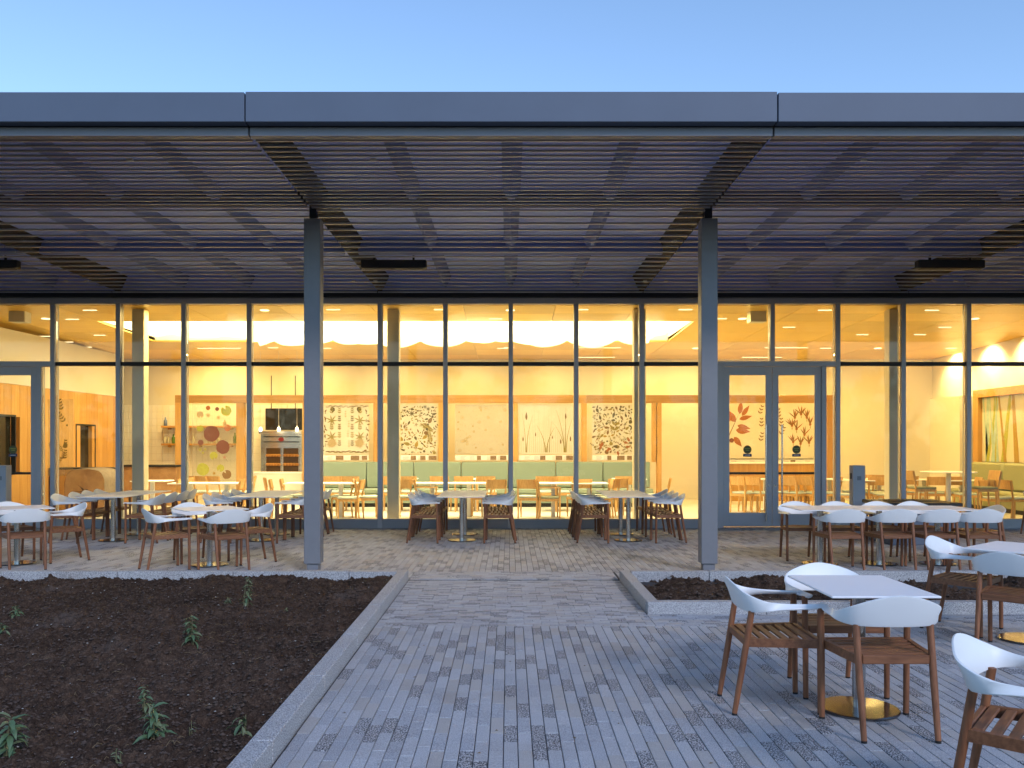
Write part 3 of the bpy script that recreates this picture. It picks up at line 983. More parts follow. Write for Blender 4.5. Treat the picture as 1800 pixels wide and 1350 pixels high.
# ================================================================== OUTDOOR FURNITURE
def chair_shell(half_only=False):
    Lh = [(.252,.262,.632),(.274,.13,.630),(.281,.0,.624),(.266,-.10,.612),(.212,-.168,.603),(.11,-.196,.600),(0,-.202,.600)]
    Uh = [(.222,.262,.648),(.236,.13,.649),(.254,.0,.656),(.270,-.115,.676),(.226,-.212,.716),(.118,-.254,.757),(0,-.268,.776)]
    L = Lh + [(-x,y,z) for (x,y,z) in Lh[-2::-1]]
    U = Uh + [(-x,y,z) for (x,y,z) in Uh[-2::-1]]
    n = 44
    Lc, Uc = catmull(L, n), catmull(U, n)
    th = 0.011
    rows = []
    for i in range(n+1):
        t = (Lc[min(i+1,n)] - Lc[max(i-1,0)]).normalized()
        w = (Uc[i]-Lc[i])
        nrm = t.cross(w).normalized()
        ctr = (Lc[i]+Uc[i])/2
        # cross-section ring: slightly crowned band with rounded rims
        m = ctr + nrm*0.004
        ring = [Lc[i]-nrm*th*.35, Lc[i]+nrm*th*.35, Lc[i]+w*0.08+nrm*th*.6, m+nrm*th*.6, Lc[i]+w*0.92+nrm*th*.6, Uc[i]+nrm*th*.35,
                Uc[i]-nrm*th*.35, Lc[i]+w*0.92-nrm*th*.6, m-nrm*th*.6, Lc[i]+w*0.08-nrm*th*.6]
        rows.append(ring)
    b = MB()
    k = 10
    vs = [tuple(p) for r in rows for p in r]
    fs = []
    for i in range(n):
        for j in range(k):
            fs.append((i*k+j, i*k+(j+1)%k, (i+1)*k+(j+1)%k, (i+1)*k+j))
    fs.append(tuple(range(k))[::-1]); fs.append(tuple(range(n*k, n*k+k)))
    b.add(vs, fs)
    me = b.mesh('backrest', M['white'], True)
    import bmesh
    bm = bmesh.new(); bm.from_mesh(me); bmesh.ops.recalc_face_normals(bm, faces=bm.faces); bm.to_mesh(me); bm.free()
    return me

def make_armchair():
    t = thing('armchair', 'x', 'chair')
    link('backrest', chair_shell(), t)
    for sx in (-1, 1):
        b = MB(); b.tube([(sx*.250,.225,0.012),(sx*.252,.222,.40),(sx*.254,.215,.634)], [.0165,.0185,.0185], 12)
        l = b.build('leg', M['teak'], t, True)
        MB().lathe([(.0165,0.0),(.0165,.0118)], 12, sx*.250, .225).build('rubber_foot', M['rubber'], l)
        b = MB(); b.tube([(sx*.196,-.262,0.012),(sx*.198,-.213,.30),(sx*.200,-.163,.612)], [.0155,.019,.0185], 12)
        l = b.build('leg', M['teak'], t, True)
        MB().lathe([(.0155,0.0),(.0155,.0118)], 12, sx*.196, -.262).build('rubber_foot', M['rubber'], l)
    # seat rails
    b = MB(); b.box(-.233,.233,.203,.228,.405,.452,.004); b.build('seat_rail', M['teak_h'], t)
    b = MB(); b.box(-.180,.180,-.205,-.180,.400,.447,.004); b.build('seat_rail', M['teak_h'], t)
    for sx in (-1, 1):
        xa, xb = sx*.246, sx*.200
        w = .013
        vs = []
        for z in (.402,.450):
            vs += [(xa-w,.204,z),(xa+w,.204,z),(xb+w,-.185,z-.003),(xb-w,-.185,z-.003)]
        b = MB(); b.add(vs, [(0,1,2,3)[::-1],(4,5,6,7),(0,1,5,4),(1,2,6,5),(2,3,7,6),(3,0,4,7)][::1])
        b.build('seat_rail', M['teak_h'], t)
    ns = 6
    for i in range(ns):
        yc = -.150 + i*(.315/(ns-1))
        hw = .188 + (.235-.188)*((yc+.185)/.39) - .004
        dip = -.006*math.sin(math.pi*i/(ns-1))
        MB().box(-hw, hw, yc-.0205, yc+.0205, .434+dip, .449+dip, .003).build('seat_slat', M['teak_h'], t)
    remember(t)
    return t
ARM = make_armchair()
used = {}
def place(proto, key, x, y, face, label, group, z=0.0):
    """face: compass of the sitter's gaze in the ground plane, degrees from +X"""
    rz = R(face - 90)
    if key not in used:
        used[key] = True
        proto.location = (x, y, z); proto.rotation_euler = (0, 0, rz)
        proto['label'] = label; proto['group'] = group
        return proto
    return dup(proto, (x, y, z), rz, label, group)

def make_table(w, l):
    t = thing('cafe_table', 'x', 'table')
    MB().box(-w/2, w/2, -l/2, l/2, .728, .740, .0035).build('tabletop', M['top'], t)
    MB().box(-.15, .15, -.15, .15, .719, .7275, .002).build('top_plate', M['black'], t)
    MB().lathe([(.038,.022),(.038,.7185)], 24).build('pole', M['chrome'], t, True)
    b = MB().lathe([(.218,0.003),(.228,.006),(.228,.014),(.222,.019),(.06,.0225),(.042,.0235)], 48)
    b.build('base_disc', M['mirror'], t, True)
    remember(t)
    return t
T_ROW = make_table(.76, .985)
T_SQ = make_table(.76, .76)
T_SM = make_table(.60, .78)
T_LG = make_table(.755, .82)

G_CH, G_TB = 'teak armchairs with white shells set out on the terrace', 'white pedestal tables set out on the terrace'
ORD = ('fourth from the glass', 'third from the glass', 'second from the glass', 'next to the glass')
rowT = [(-6.43, 'table before the sawn log', 0.0), (-4.03, 'table before the bread oven', 0.0),
        (-0.77, 'table before the frosted circles panel', 0.0), (1.935, 'table before the plain wall recess', 0.0)]
for ti, (xc, nm, _) in enumerate(rowT):
    for k, yc in enumerate((14.32, 15.31)):
        which = ('end towards the beds', 'end towards the glass')[k]
        place(T_ROW, 'row', xc, yc, 90, 'white pedestal %s, the one at the %s' % (nm, which), G_TB)
    for k in range(4):
        yc = 14.17 + 0.49*k + rng.uniform(-.03, .03)
        place(ARM, 'arm', xc-.60+rng.uniform(-.02,.02), yc, 0+rng.uniform(-2.5,2.5), 'white backed chair %s, log wall side, %s' % (ORD[k], nm), G_CH)
        place(ARM, 'arm', xc+.60+rng.uniform(-.02,.02), yc+rng.uniform(-.02,.02), 180+rng.uniform(-2.5,2.5), 'white backed chair %s, mural wall side, %s' % (ORD[k], nm), G_CH)

# single table by the slim bollard, turned against the paving
def turned(xc, yc, ang, nm, skip=(), dist=.56, tab='sq', proto=None):
    place(proto or T_SQ, tab, xc, yc, 90+ang, 'white square table set askew, %s' % nm, G_TB)
    lab = {0: 'facing the double doors', 90: 'with its back to the beds', 180: 'with its back to the doors', 270: 'with its back to the glass'}
    for a in (0, 90, 180, 270):
        if a in skip: continue
        f = ang + a
        place(ARM, 'arm', xc - dist*math.cos(R(f)), yc - dist*math.sin(R(f)), f+rng.uniform(-3,3), 'white backed chair %s, askew table %s' % (lab[a], nm), G_CH)
turned(-3.88, 11.42, 38, 'between soil bed and column')
turned(-6.45, 11.56, 38, 'between soil bed and bollard', skip=(0,))

# three tables pushed together before the doors
for k, x in enumerate((4.06, 4.83, 5.595)):
    place(T_LG, 'lg', x, 11.52, 90, 'white table before the double doors, %s of three joined' % ('the one towards the column', 'the middle one', 'the one at the end chair')[k], G_TB)
for k, x in enumerate((4.16, 4.80, 5.35, 5.87)):
    place(ARM, 'arm', x, 11.10+rng.uniform(-.02,.02), 90+rng.uniform(-2,2), 'white backed chair %s from the column, bed side of the three joined tables' % ('first','second','third','fourth')[k], G_CH)
for k, x in enumerate((3.98, 4.54, 5.12, 5.62)):
    place(ARM, 'arm', x, 12.05+rng.uniform(-.02,.02), 270+rng.uniform(-2,2), 'white backed chair %s from the column, door side of the three joined tables' % ('first','second','third','fourth')[k], G_CH)
place(ARM, 'arm', 6.16, 11.55, 183, 'white backed teak armchair at the end of the joined tables, facing along them', G_CH)

# table on the paved path
place(T_SM, 'sm', 2.07, 5.22, 90, 'small white table standing alone on the path before the narrow bed', G_TB)
place(ARM, 'arm', 1.575, 5.315, -1, 'white backed teak armchair at the path table, side-on with its back to the path', G_CH)
place(ARM, 'arm', 2.062, 4.905, 90.5, 'white backed teak armchair at the path table, showing its whole back', G_CH)
place(ARM, 'arm', 2.082, 5.67, 270, 'white backed teak armchair at the path table, tucked in on the bed side', G_CH)
# table turned on the path by the narrow bed
place(T_SQ, 'sq', 4.17, 7.06, 90+42, 'white table set askew beside the narrow bed', G_TB)
place(ARM, 'arm', 3.85, 7.49, -46, 'white backed teak armchair beside the narrow bed kerb, facing away from it', G_CH)
place(ARM, 'arm', 3.84, 6.68, 44, 'white backed chair at the askew table by the narrow bed, back to the path', G_CH)
place(ARM, 'arm', 2.085, 3.54, -38, 'white backed teak armchair cut off by the picture edge, facing off the path', G_CH)
place(ARM, 'arm', 9.23, 15.25, 0, 'white backed teak armchair showing one back leg by the glass at the picture edge', G_CH)

# ------------------------------------------------------------------ bollards, heaters, fire table
def bollard(x, y, label, side):
    t = thing('door_bollard', label, 'bollard', (x, y, 0), 0, 'door-opener bollards by the entrances')
    MB().box(-.105, .105, -.085, .085, 0.0, 1.205, .004).build('post', M['post'], t)
    MB().box(-.125, .125, -.105, .105, -0.005, 0.012, .002).build('base_plate', M['chrome'], t)
    MB().box(side*.110-.0045, side*.110+.0045, -.03, .03, .97, 1.07, .002).build('reader', M['black'], t)
    MB().box(-.035, .035, -.0885, -.0855, .95, 1.02, .0).build('push_plate', M['steel'], t)
bollard(6.00, 15.2, 'grey steel door-opener bollard with black reader before the double doors', -1)
bollard(-8.73, 15.2, 'grey steel door-opener bollard at the entrance beside the log', -1)
for (px0, px1, lab) in ((635, 750, 'black radiant heater bar hung near the bread-oven-side column'), (1611, 1728, 'black radiant heater bar hung beyond the double-door column'), (-82, 33, 'black radiant heater bar hung over the log-side entrance, cut by the frame')):
    d = 13.45
    xm, hw = PX((px0+px1)/2, d), (px1-px0)/2*d/FPX
    t = thing('patio_heater', lab, 'heater', (xm, d, soffit(d)-0.155), 0, 'black heater bars under the slatted canopy')
    MB().box(-hw, hw, -.07, .07, 0.0, .125, .012).build('housing', M['black'], t)
    MB().box(-hw+.05, hw-.05, -.05, .05, -.006, -.0005, .001).build('grille', M['dark'], t)
    for s in (-1, 1):
        MB().box(s*hw*.6-.015, s*hw*.6+.015, -.015, .015, .1255, .20, .002).build('hanger', M['black'], t)
t = thing('fire_table', 'low grey box table with black slab top behind the joined tables', 'fire table', (6.42, 14.1, 0))
MB().box(-.50, .50, -.42, .42, 0.0, .60, .01).build('cabinet', M['fascia'], t)
MB().box(-.58, .58, -.5, .5, .605, .66, .006).build('top_slab', M['black'], t)
MB().box(-.40, .40, -.12, .12, .6605, .672, .002).build('burner_tray', M['dark'], t)

# ================================================================== PLANTING
leaf_me = {}
def leaf_mesh(mat):
    b = MB()
    prof = [(0,.0,0),(.18,.10,.04),(.42,.145,.08),(.7,.10,.04),(1,.0,-.14)]
    for i, (t, w, z) in enumerate(prof):
        b.v += [(-w, t, z+.05*(w>0)), (0, t, z), (w, t, z+.05*(w>0))]
    for i in range(4):
        a = i*3
        b.f += [(a,a+1,a+4,a+3),(a+1,a+2,a+5,a+4)]
    return b.mesh('leaf', M[mat], True)
leaf_me = [leaf_mesh('leaf'), leaf_mesh('leaf2')]
def seedling(px, py, h, nl, ll, label, S, seed, droop=0.3, pale=.3):
    nl = int(nl*2.3); ll *= .92
    d = FPX*(EYE-0.04)/(py-780.0); x = PX(px, d)
    r = random.Random(seed)
    z = soil_z(S, x, d) - .01
    t = thing('seedling', label, 'plant', (x, d, z), 0, 'young plants in the soil bed')
    lean = (r.uniform(-.1,.1)*h, r.uniform(-.1,.1)*h)
    b = MB()
    for q in range(2 if nl > 9 else 1):
        ox, oy = r.uniform(-.02,.02), r.uniform(-.02,.02)
        b.tube([(ox,oy,0),(ox+lean[0]*.4,oy+lean[1]*.4,h*.5),(ox+lean[0],oy+lean[1],h*(1-.25*q))], [.004,.0032,.0018], 5)
    b.build('stem', M['stem'], t)
    for i in range(nl):
        u = 0.12 + 0.88*(i+.5)/nl
        a = i*2.4 + r.uniform(-.6,.6)
        s = ll*(1.15-.5*u)*r.uniform(.75,1.2)
        o = link('leaf', leaf_me[1 if r.random() < pale else 0], t, (lean[0]*u, lean[1]*u, h*u), (r.uniform(-.55,.6)-droop*.7, r.uniform(-.4,.4), a))
        o.scale = (s*1.15, s, s)
seedling(338, 1140, .21, 22, .085, 'bushy green seedling in the middle of the big soil bed', SA, 1)
seedling(432, 1068, .27, 20, .08, 'tall thin pale seedling close to the far kerb of the big bed', SA, 2, .5, .8)
seedling(402, 1069, .07, 8, .05, 'tiny green sprout beside the tall thin seedling', SA, 21, .2, .6)
seedling(272, 1290, .19, 17, .105, 'broad-leaved seedling with glossy leaves in front of a dry-tipped one', SA, 3)
seedling(258, 1252, .15, 13, .06, 'dry-tipped seedling behind the broad-leaved one', SA, 4, .2, .7)
seedling(425, 1283, .12, 7, .10, 'small drooping seedling beside the kerb of the path', SA, 5, .9)
seedling(12, 1335, .23, 16, .125, 'large-leaved plant cut by the picture edge in the big bed', SA, 6)
seedling(30, 1088, .12, 12, .08, 'low sprawling sprout at the far outer side of the big bed', SA, 7, .4, .5)
seedling(4, 1118, .10, 9, .08, 'leafy sprout half outside the picture in the big bed', SA, 8, .4, .3)
seedling(340, 1278, .12, 5, .035, 'bare reddish twig between two seedlings', SA, 9, .1, 1)
seedling(205, 1345, .10, 6, .045, 'withered stalk close to the viewer in the big bed', SA, 10, .4, 1)
seedling(505, 1066, .08, 5, .045, 'thin sprig near the far corner of the big bed', SA, 31, .2, 1)

# ================================================================== INSIDE THE CAFE
def make_oak_chair(seat_h=.455, back_h=.825, arms=False, nm='dining_chair', cat='chair', pad='seat'):
    t = thing(nm, 'x', cat)
    for sx in (-1, 1):
        b = MB(); b.tube([(sx*.205,.205,0),(sx*.21,.205,seat_h-.03)] if not arms else [(sx*.225,.205,0),(sx*.232,.20,seat_h+.20)], [.016,.021], 8); b.build('leg', M['oak'], t, True)
        b = MB(); b.tube([(sx*.195,-.235,0),(sx*.20,-.195,seat_h),(sx*.205,-.265,back_h-.02)], [.016,.021,.015], 8); b.build('leg', M['oak'], t, True)
        if arms:
            b = MB(); b.box(sx*.235-.022, sx*.235+.022, -.225, .235, seat_h+.195, seat_h+.215, .004); b.build('armrest', M['oak'], t)
    b = MB()
    b.box(-.205,.205,.185,.21,seat_h-.075,seat_h-.025); b.box(-.195,.195,-.21,-.185,seat_h-.075,seat_h-.025)
    b.box(-.215,-.193,-.18,.18,seat_h-.076,seat_h-.024); b.box(.193,.215,-.18,.18,seat_h-.076,seat_h-.024)
    if seat_h > .6: b.box(-.20,.20,.19,.21,.20,.235)
    b.build('seat_frame', M['oak'], t)
    MB().box(-.222,.222,-.19,.222,seat_h-.022,seat_h+.02,.012).build('seat_pad', M[pad], t, True)
    # bent back panel
    vs=[]; fs=[]; n=8
    for i in range(n+1):
        u = -1+2*i/n
        x = u*.225; yy = -.285 + .045*u*u
        for (z, dy) in ((back_h-.195, .028),(back_h-.10,.008),(back_h,-.012)):
            vs += [(x, yy+dy, z),(x, yy+dy+.014, z)]
    for i in range(n):
        a=i*6; c=a+6
        for j in (0,2):
            fs += [(a+j,a+j+2,c+j+2,c+j),(a+j+1,c+j+1,c+j+3,a+j+3)]
        fs += [(a,c,c+1,a+1),(a+4,a+5,c+5,c+4)]
    fs += [(0,1,3,2),(2,3,5,4),(n*6,n*6+2,n*6+3,n*6+1),(n*6+2,n*6+4,n*6+5,n*6+3)]
    b = MB(); b.add(vs, fs); b.build('backrest', M['oak'], t, True)
    remember(t)
    return t
OAK = make_oak_chair()
OAKA = make_oak_chair(arms=True, nm='oak_armchair', pad='seat2')
STOOL = make_oak_chair(.68, 1.03, nm='bar_stool', cat='stool', pad='seat2')
def make_in_table(w, l, nm='dining_table'):
    t = thing(nm, 'x', 'table')
    MB().box(-w/2, w/2, -l/2, l/2, .722, .745, .004).build('tabletop', M['white_card'], t)
    MB().box(-.04, .04, -.04, .04, .02, .7215).build('pole', M['speaker'], t)
    MB().box(-.24, .24, -.24, .24, .004, .019, .003).build('base_plate', M['speaker'], t)
    remember(t); return t
T_IN = make_in_table(.76, .62)
G_IC, G_IT = 'oak dining chairs inside the cafe', 'white dining tables inside the cafe'
def icx(px, d): return PX(px, d)
ZF = 0.004
# front row: tables behind the glass with chairs at both sides
front = [(360, 'before the lily-leaf panel'), (560, 'behind the bread-oven-side column'), (785, 'before the frosted panel'), (997, 'before the grasses panel')]
for (px, nm) in front:
    d = 18.75
    x = PX(px, d)
    place(T_IN, 'tin', x-.30, d, 90, 'white indoor table %s, log side one of the pair' % nm, G_IT, ZF)
    place(T_IN, 'tin', x+.47, d, 90, 'white indoor table %s, mural side one of the pair' % nm, G_IT, ZF)
fc = [  # (px, d, facing, armed?, label)
 (497, 18.55, 10, 0, 'oak chair facing along the table, at the oven-side column'), (516, 18.9, 8, 0, 'second oak chair from the oven, behind the oven-side column'), (486, 19.6, 20, 0, 'oak chair in front of the white servery counter'),
 (616, 18.4, 176, 0, 'oak chair side-on below the herbarium rows panel'), (604, 18.95, 178, 0, 'oak chair side-on, one behind another below the herbarium rows panel'),
 (645, 18.7, 12, 0, 'oak chair with pale pad in front of the post beside the rows panel'),
 (713, 18.7, 75, 0, 'oak chair showing its back below the dense foliage panel'), (750, 18.6, 5, 1, 'oak armchair side-on below the dense foliage panel'),
 (868, 18.65, 105, 0, 'oak chair showing its back below the frosted circles panel'), (846, 18.95, 178, 0, 'oak chair side-on at the table below the frosted panel'),
 (930, 18.7, 80, 0, 'oak chair showing its back near the post beside the grasses panel'), (965, 18.45, 3, 1, 'dark-shaded oak armchair side-on below the grasses panel'),
 (1018, 18.9, 100, 0, 'oak chair showing its back below the grasses panel by its table'),
 (1056, 18.5, 182, 0, 'oak chair side-on below the small leaves panel'), (1066, 18.95, 184, 0, 'oak chair second of two side-on below the small leaves panel'),
 (1083, 19.1, 95, 0, 'oak chair showing its back below the small leaves panel'), (1157, 19.2, 170, 0, 'oak chair alone beside the plain wall recess'),
 (404, 18.5, 185, 0, 'oak chair by the glass post at the lily-leaf table'), (414, 18.95, 184, 0, 'oak chair tucked at the lily-leaf table, second of the row'), (300, 18.7, 175, 0, 'oak chair beside the slab-wood counter'),
 (312, 19.4, 175, 0, 'oak chair behind another beside the slab-wood counter')]
for (px, d, f, a, lab) in fc:
    place(OAKA if a else OAK, 'oaka' if a else 'oak', PX(px, d), d, f, lab, G_IC, ZF)
bk = [(589, 'below the herbarium rows panel, farther row'), (620, 'between the rows panel and the dense foliage panel'), (690, 'in the farther row below the dense foliage panel, oven side'),
      (718, 'in the farther row below the dense foliage panel, post side'), (775, 'in front of the post between the dense and frosted panels'), (817, 'in the farther row below the frosted panel, oven side'), (855, 'in the farther row below the frosted panel, grasses side'),
      (960, 'in the farther row below the grasses panel, oven side'), (992, 'in the farther row below the grasses panel, mural side'), (1098, 'in the farther row below the small leaves panel')]
for (px, lab) in bk:
    d = 20.55
    place(OAK, 'oak', PX(px, d), d, 88+rng.uniform(-5,5), 'oak chair showing its back %s' % lab, G_IC, ZF)
for (px, lab) in ((600, 'herbarium rows panel'), (705, 'dense foliage panel'), (838, 'frosted panel'), (976, 'grasses panel'), (1106, 'small leaves panel')):
    d = 21.0
    place(T_IN, 'tin', PX(px, d), d, 90, 'white dining table pulled up to the sage bench below the %s' % lab, G_IT, ZF)
place(T_IN, 'tin', PX(268, 19.9), 19.9, 90, 'white dining table beside the slab-wood counter', G_IT, ZF)
for (px, lab) in ((345, 'first'), (366, 'second'), (388, 'third'), (416, 'fourth'), (428, 'fifth')):
    place(OAK, 'oak', PX(px, 20.6), 20.6, 60 if px < 400 else 190, 'oak chair below the lily-leaf panel, %s from the slab-wood counter' % lab, G_IC, ZF)
# long table with a row of chairs behind the double doors
for k in range(3):
    place(T_IN, 'tin', PX(1345, 20.9)+.76*k, 20.9, 90, 'white dining table of the row behind the double doors, %s from the column' % ('first','second','third')[k], G_IT, ZF)
for k, px in enumerate((1300, 1314, 1327, 1377, 1390, 1404, 1418, 1432)):
    d = 20.2 if k % 2 == 0 else 20.4
    place(OAK, 'oak', PX(px, d)+.1, d, 35, 'oak chair seen through the double doors, %s from the column' % ('first','second','third','fourth','fifth','sixth','seventh','eighth')[k], G_IC, ZF)
for k, (px, d, f) in enumerate(((1457,20.2,150),(1484,19.6,160),(1498,20.8,165),(1540,20.2,80),(1556,19.6,170),(1592,20.6,80),(1545,21.4,85),(1520,21.5,85))):
    place(OAK, 'oak', PX(px, d), d, f, 'oak chair in the bright corner past the doors, %s from them' % ('first','second','third','fourth','fifth','sixth','seventh','eighth')[k], G_IC, ZF)
for k, (px, d) in enumerate(((1500,20.2),(1545,20.9),(1625,20.6),(1690,20.2))):
    place(T_IN, 'tin', PX(px, d), d, 90, 'white dining table in the bright corner, %s from the double doors' % ('first','second','third','fourth')[k], G_IT, ZF)
for k, (px, d, f) in enumerate(((1752,18.3,15),(1782,18.3,12),(1640,20.2,85),(1670,20.3,92),(1700,19.7,170))):
    place(OAK, 'oak', PX(px, d), d, f, ('oak chair in front of the olive bench, near the glass', 'oak chair in front of the olive bench, next to the frame edge', 'oak chair behind the round high table, log side', 'oak chair behind the round high table, mural side', 'oak chair between the round high table and the olive bench')[k], G_IC, ZF)
t = thing('high_table', 'round white high table on a single post in the bright corner', 'table', (PX(1667,17.95), 17.95, ZF))
MB().lathe([(.52,.985),(.53,.995),(.525,1.005)], 40).build('tabletop', M['white_card'], t)
MB().lathe([(.05,.02),(.05,.9845)], 20).build('pole', M['speaker'], t, True)
MB().lathe([(.28,0.0),(.28,.012),(.06,.0195)], 30).build('base_disc', M['speaker'], t)
for k, (px, d, f, lab) in enumerate(((1618, 17.95, 2, 'oak bar stool at the round high table, back towards the double doors'), (1728, 17.95, 178, 'oak bar stool at the round high table, back towards the olive bench'))):
    place(STOOL, 'stool', PX(px, d), d, f, lab, 'bar stools at the high table', ZF)

# benches
t = thing('banquette', 'long sage green upholstered bench under the botanical panels', 'bench', (0, 22.15, ZF))
x0, x1 = PX(556, 22), PX(1147, 22)
n = 7; w = (x1-x0)/n
for k in range(n):
    a, b_ = x0+k*w+.008, x0+(k+1)*w-.008
    MB().box(a, b_, .16, .30, .46, 1.115, .02).build('back_cushion', M['banq'], t, True)
    MB().box(a, b_, -.36, .155, .34, .455, .02).build('seat_cushion', M['banq'], t, True)
MB().box(x0, x1, -.30, .30, .10, .335).build('bench_box', M['banq'], t)
MB().box(x0+.02, x1-.02, -.24, .29, .0, .0995).build('plinth', M['dark'], t)
MB().box(x0, x1, .305, .36, .0, 1.10).build('bench_rear', M['oakwall'], t)
t = thing('banquette', 'olive upholstered bench along the end wall under the grass mural', 'bench', (11.55, 19.5, ZF))
for k in range(4):
    a, b_ = -2.9+k*1.45+.008, -2.9+(k+1)*1.45-.008
    MB().box(.16, .34, a, b_, .46, 1.115, .05).build('back_cushion', M['banq2'], t, True)
    MB().box(-.36, .155, a, b_, .34, .455, .03).build('seat_cushion', M['banq2'], t, True)
MB().box(-.30, .34, -2.9, 2.9, .10, .335).build('bench_box', M['banq2'], t)
MB().box(-.24, .33, -2.88, 2.88, .0, .0995).build('plinth', M['dark'], t)

# timber portal with hanging panels
DP = 22.75
t = thing('timber_portal', 'long oak portal frame with posts standing along the rear of the dining room', 'portal frame', (0, DP, 0))
for a, b_ in ((310, 535), (535, 784), (784, 1030), (1030, 1262), (1262, 1463)):
    MB().box(PX(a, DP)+.002, PX(b_, DP)-.002, -.10, .10, PZ(708.5, DP), PZ(695, DP), .003).build('beam', M['oakbeam'], t)
for (a, b_, zb) in ((310,322,0.0),(417,431,0.0),(533,545,0.0),(657,665,1.10),(771,783,1.10),(902,910,1.10),(1022,1031,1.10),(1146,1152,1.10),(1154,1162,0.0),(1452,1463,0.0)):
    MB().box(PX(a, DP), PX(b_, DP), -.09, .09, zb+.004, PZ(708.5, DP)-.001, .003).build('post', M['oakwall'], t)

# leaf shapes for the printed panels
_lay = [0]
def lift(y):
    _lay[0] = (_lay[0]+1) % 60
    return y - _lay[0]*4e-5
def leaf_shape(b, cx, cz, l, w, ang, y, tip=0.5):
    y = lift(y)
    n = 6
    pts = []
    ca, sa = math.cos(ang), math.sin(ang)
    side1 = []; side2 = []
    for i in range(n+1):
        u = i/n
        ww = w*math.sin(math.pi*u**(0.8 if tip > .4 else 1))*(1-.25*u)
        side1.append((u*l, ww/2)); side2.append((u*l, -ww/2))
    loop = side1 + side2[-2:0:-1]
    b.poly([(cx + p*ca - q*sa, y, cz + p*sa + q*ca) for (p, q) in loop][::1])
def disc(b, cx, cz, r_, y, n=18, wob=.05, rr=rng, notch=0):
    y = lift(y)
    pts = []
    for k in range(n):
        a = 2*math.pi*k/n
        q = r_*(1+rr.uniform(-wob, wob))
        if notch and k == 0: q *= .25
        pts.append((cx+q*math.cos(a+notch), y, cz+q*math.sin(a+notch)))
    b.poly(pts)
def star(b, cx, cz, r_, y, n=9, rr=rng):
    for k in range(n):
        leaf_shape(b, cx, cz, r_*rr.uniform(.8,1.1), r_*.22, 2*math.pi*k/n, y)
def sprig(b, cx, cz, h, y, n=5, ang=math.pi/2, wl=.35):
    ca, sa = math.cos(ang), math.sin(ang)
    leaf_shape(b, cx, cz, h, .006, ang, y)
    for i in range(n):
        u = (i+.6)/n
        for s in (-1, 1):
            leaf_shape(b, cx+ca*h*u*.9, cz+sa*h*u*.9, h*wl*(1-.4*u), h*wl*.36, ang+s*.85, y)

def panel(px0, px1, label, maker, mat='paper', pz0=798, pz1=711, d=DP-.02, strip=True, cat='art panel'):
    x0, x1, z0, z1 = PX(px0, d), PX(px1, d), PZ(pz0, d), PZ(pz1, d)
    t = thing('art_panel', label, cat, ((x0+x1)/2, d, z0), 0, 'botanical print panels')
    hw, hh = (x1-x0)/2, z1-z0
    MB().box(-hw, hw, -.006, .006, 0, hh, .001).build('sheet', M[mat], t)
    B = {}
    def L(m):
        if m not in B: B[m] = MB()
        return B[m]
    maker(L, hw, hh, -.0075)
    for i, (m, b) in enumerate(B.items()):
        o = b.build('leaf_print', M[m], t); o.location = (0, -.0025*i, 0)
    if strip:
        MB().box(-hw, hw, -.012, .010, -.165, -.03, .002).build('caption_strip', M['white_card'], t)
        r = random.Random(px0)
        for xx in (r.uniform(-.3,0)*hw, r.uniform(.35,.45)*hw, .82*hw):
            w2 = r.uniform(.05,.11)
            MB().box(xx-w2, xx+w2, -.0145, -.0125, -.155, -.045).build('caption_photo', M['p_photo'], t)
        b = MB()
        for cx in (-.8, -.45, .2, .6):
            for q in range(5):
                ll = r.uniform(.10,.16)
                b.box(cx*hw, cx*hw+ll, -.0131, -.0126, -.145+q*.02, -.139+q*.02)
        b.build('caption_lines', M['grey_ink'], t)
    return t
def art_rows(L, hw, hh, y):
    r = random.Random(5)
    for s in (-1, 1):
        for i, k in enumerate(('p_dark','p_olive','p_brown','p_dark','p_olive')):
            cz = hh*(.14+.165*i)
            sprig(L(k), s*hw*.28, cz, .185, y, 3, wl=.42)
            if i % 2: star(L('p_olive'), s*hw*.62, cz+.05, .16, y, 7, r)
            else: sprig(L('p_olive'), s*hw*.62, cz, .18, y, 3, wl=.5)
            sprig(L('p_dark'), s*hw*.90, cz, .10, y, 3)
        for i in range(10):
            leaf_shape(L('p_brown'), s*hw*.93, hh*(.08+.085*i), .09, .04, r.uniform(0,6.28), y)
        star(L('p_tan'), s*hw*.60, hh*.22, .15, y, 24, r)
        disc(L('p_dark'), s*hw*.58, hh*.90, .06, y, 14, .1, r)
    for i in range(4): sprig(L('p_tan'), r.uniform(-.08,.08), hh*(.12+.2*i), .22, y, 3, wl=.22)
    for i in range(16): leaf_shape(L('p_olive' if i%2 else 'p_brown'), -hw*.9+i*hw*.115, hh*(.035 if i%2 else .05), .14, .03, r.uniform(-.2,.2), y)
    for i in range(16): leaf_shape(L('p_brown'), -hw*.9+i*hw*.115, hh*(.965 if i%2 else .95), .12, .02, r.uniform(-.2,.2), y)
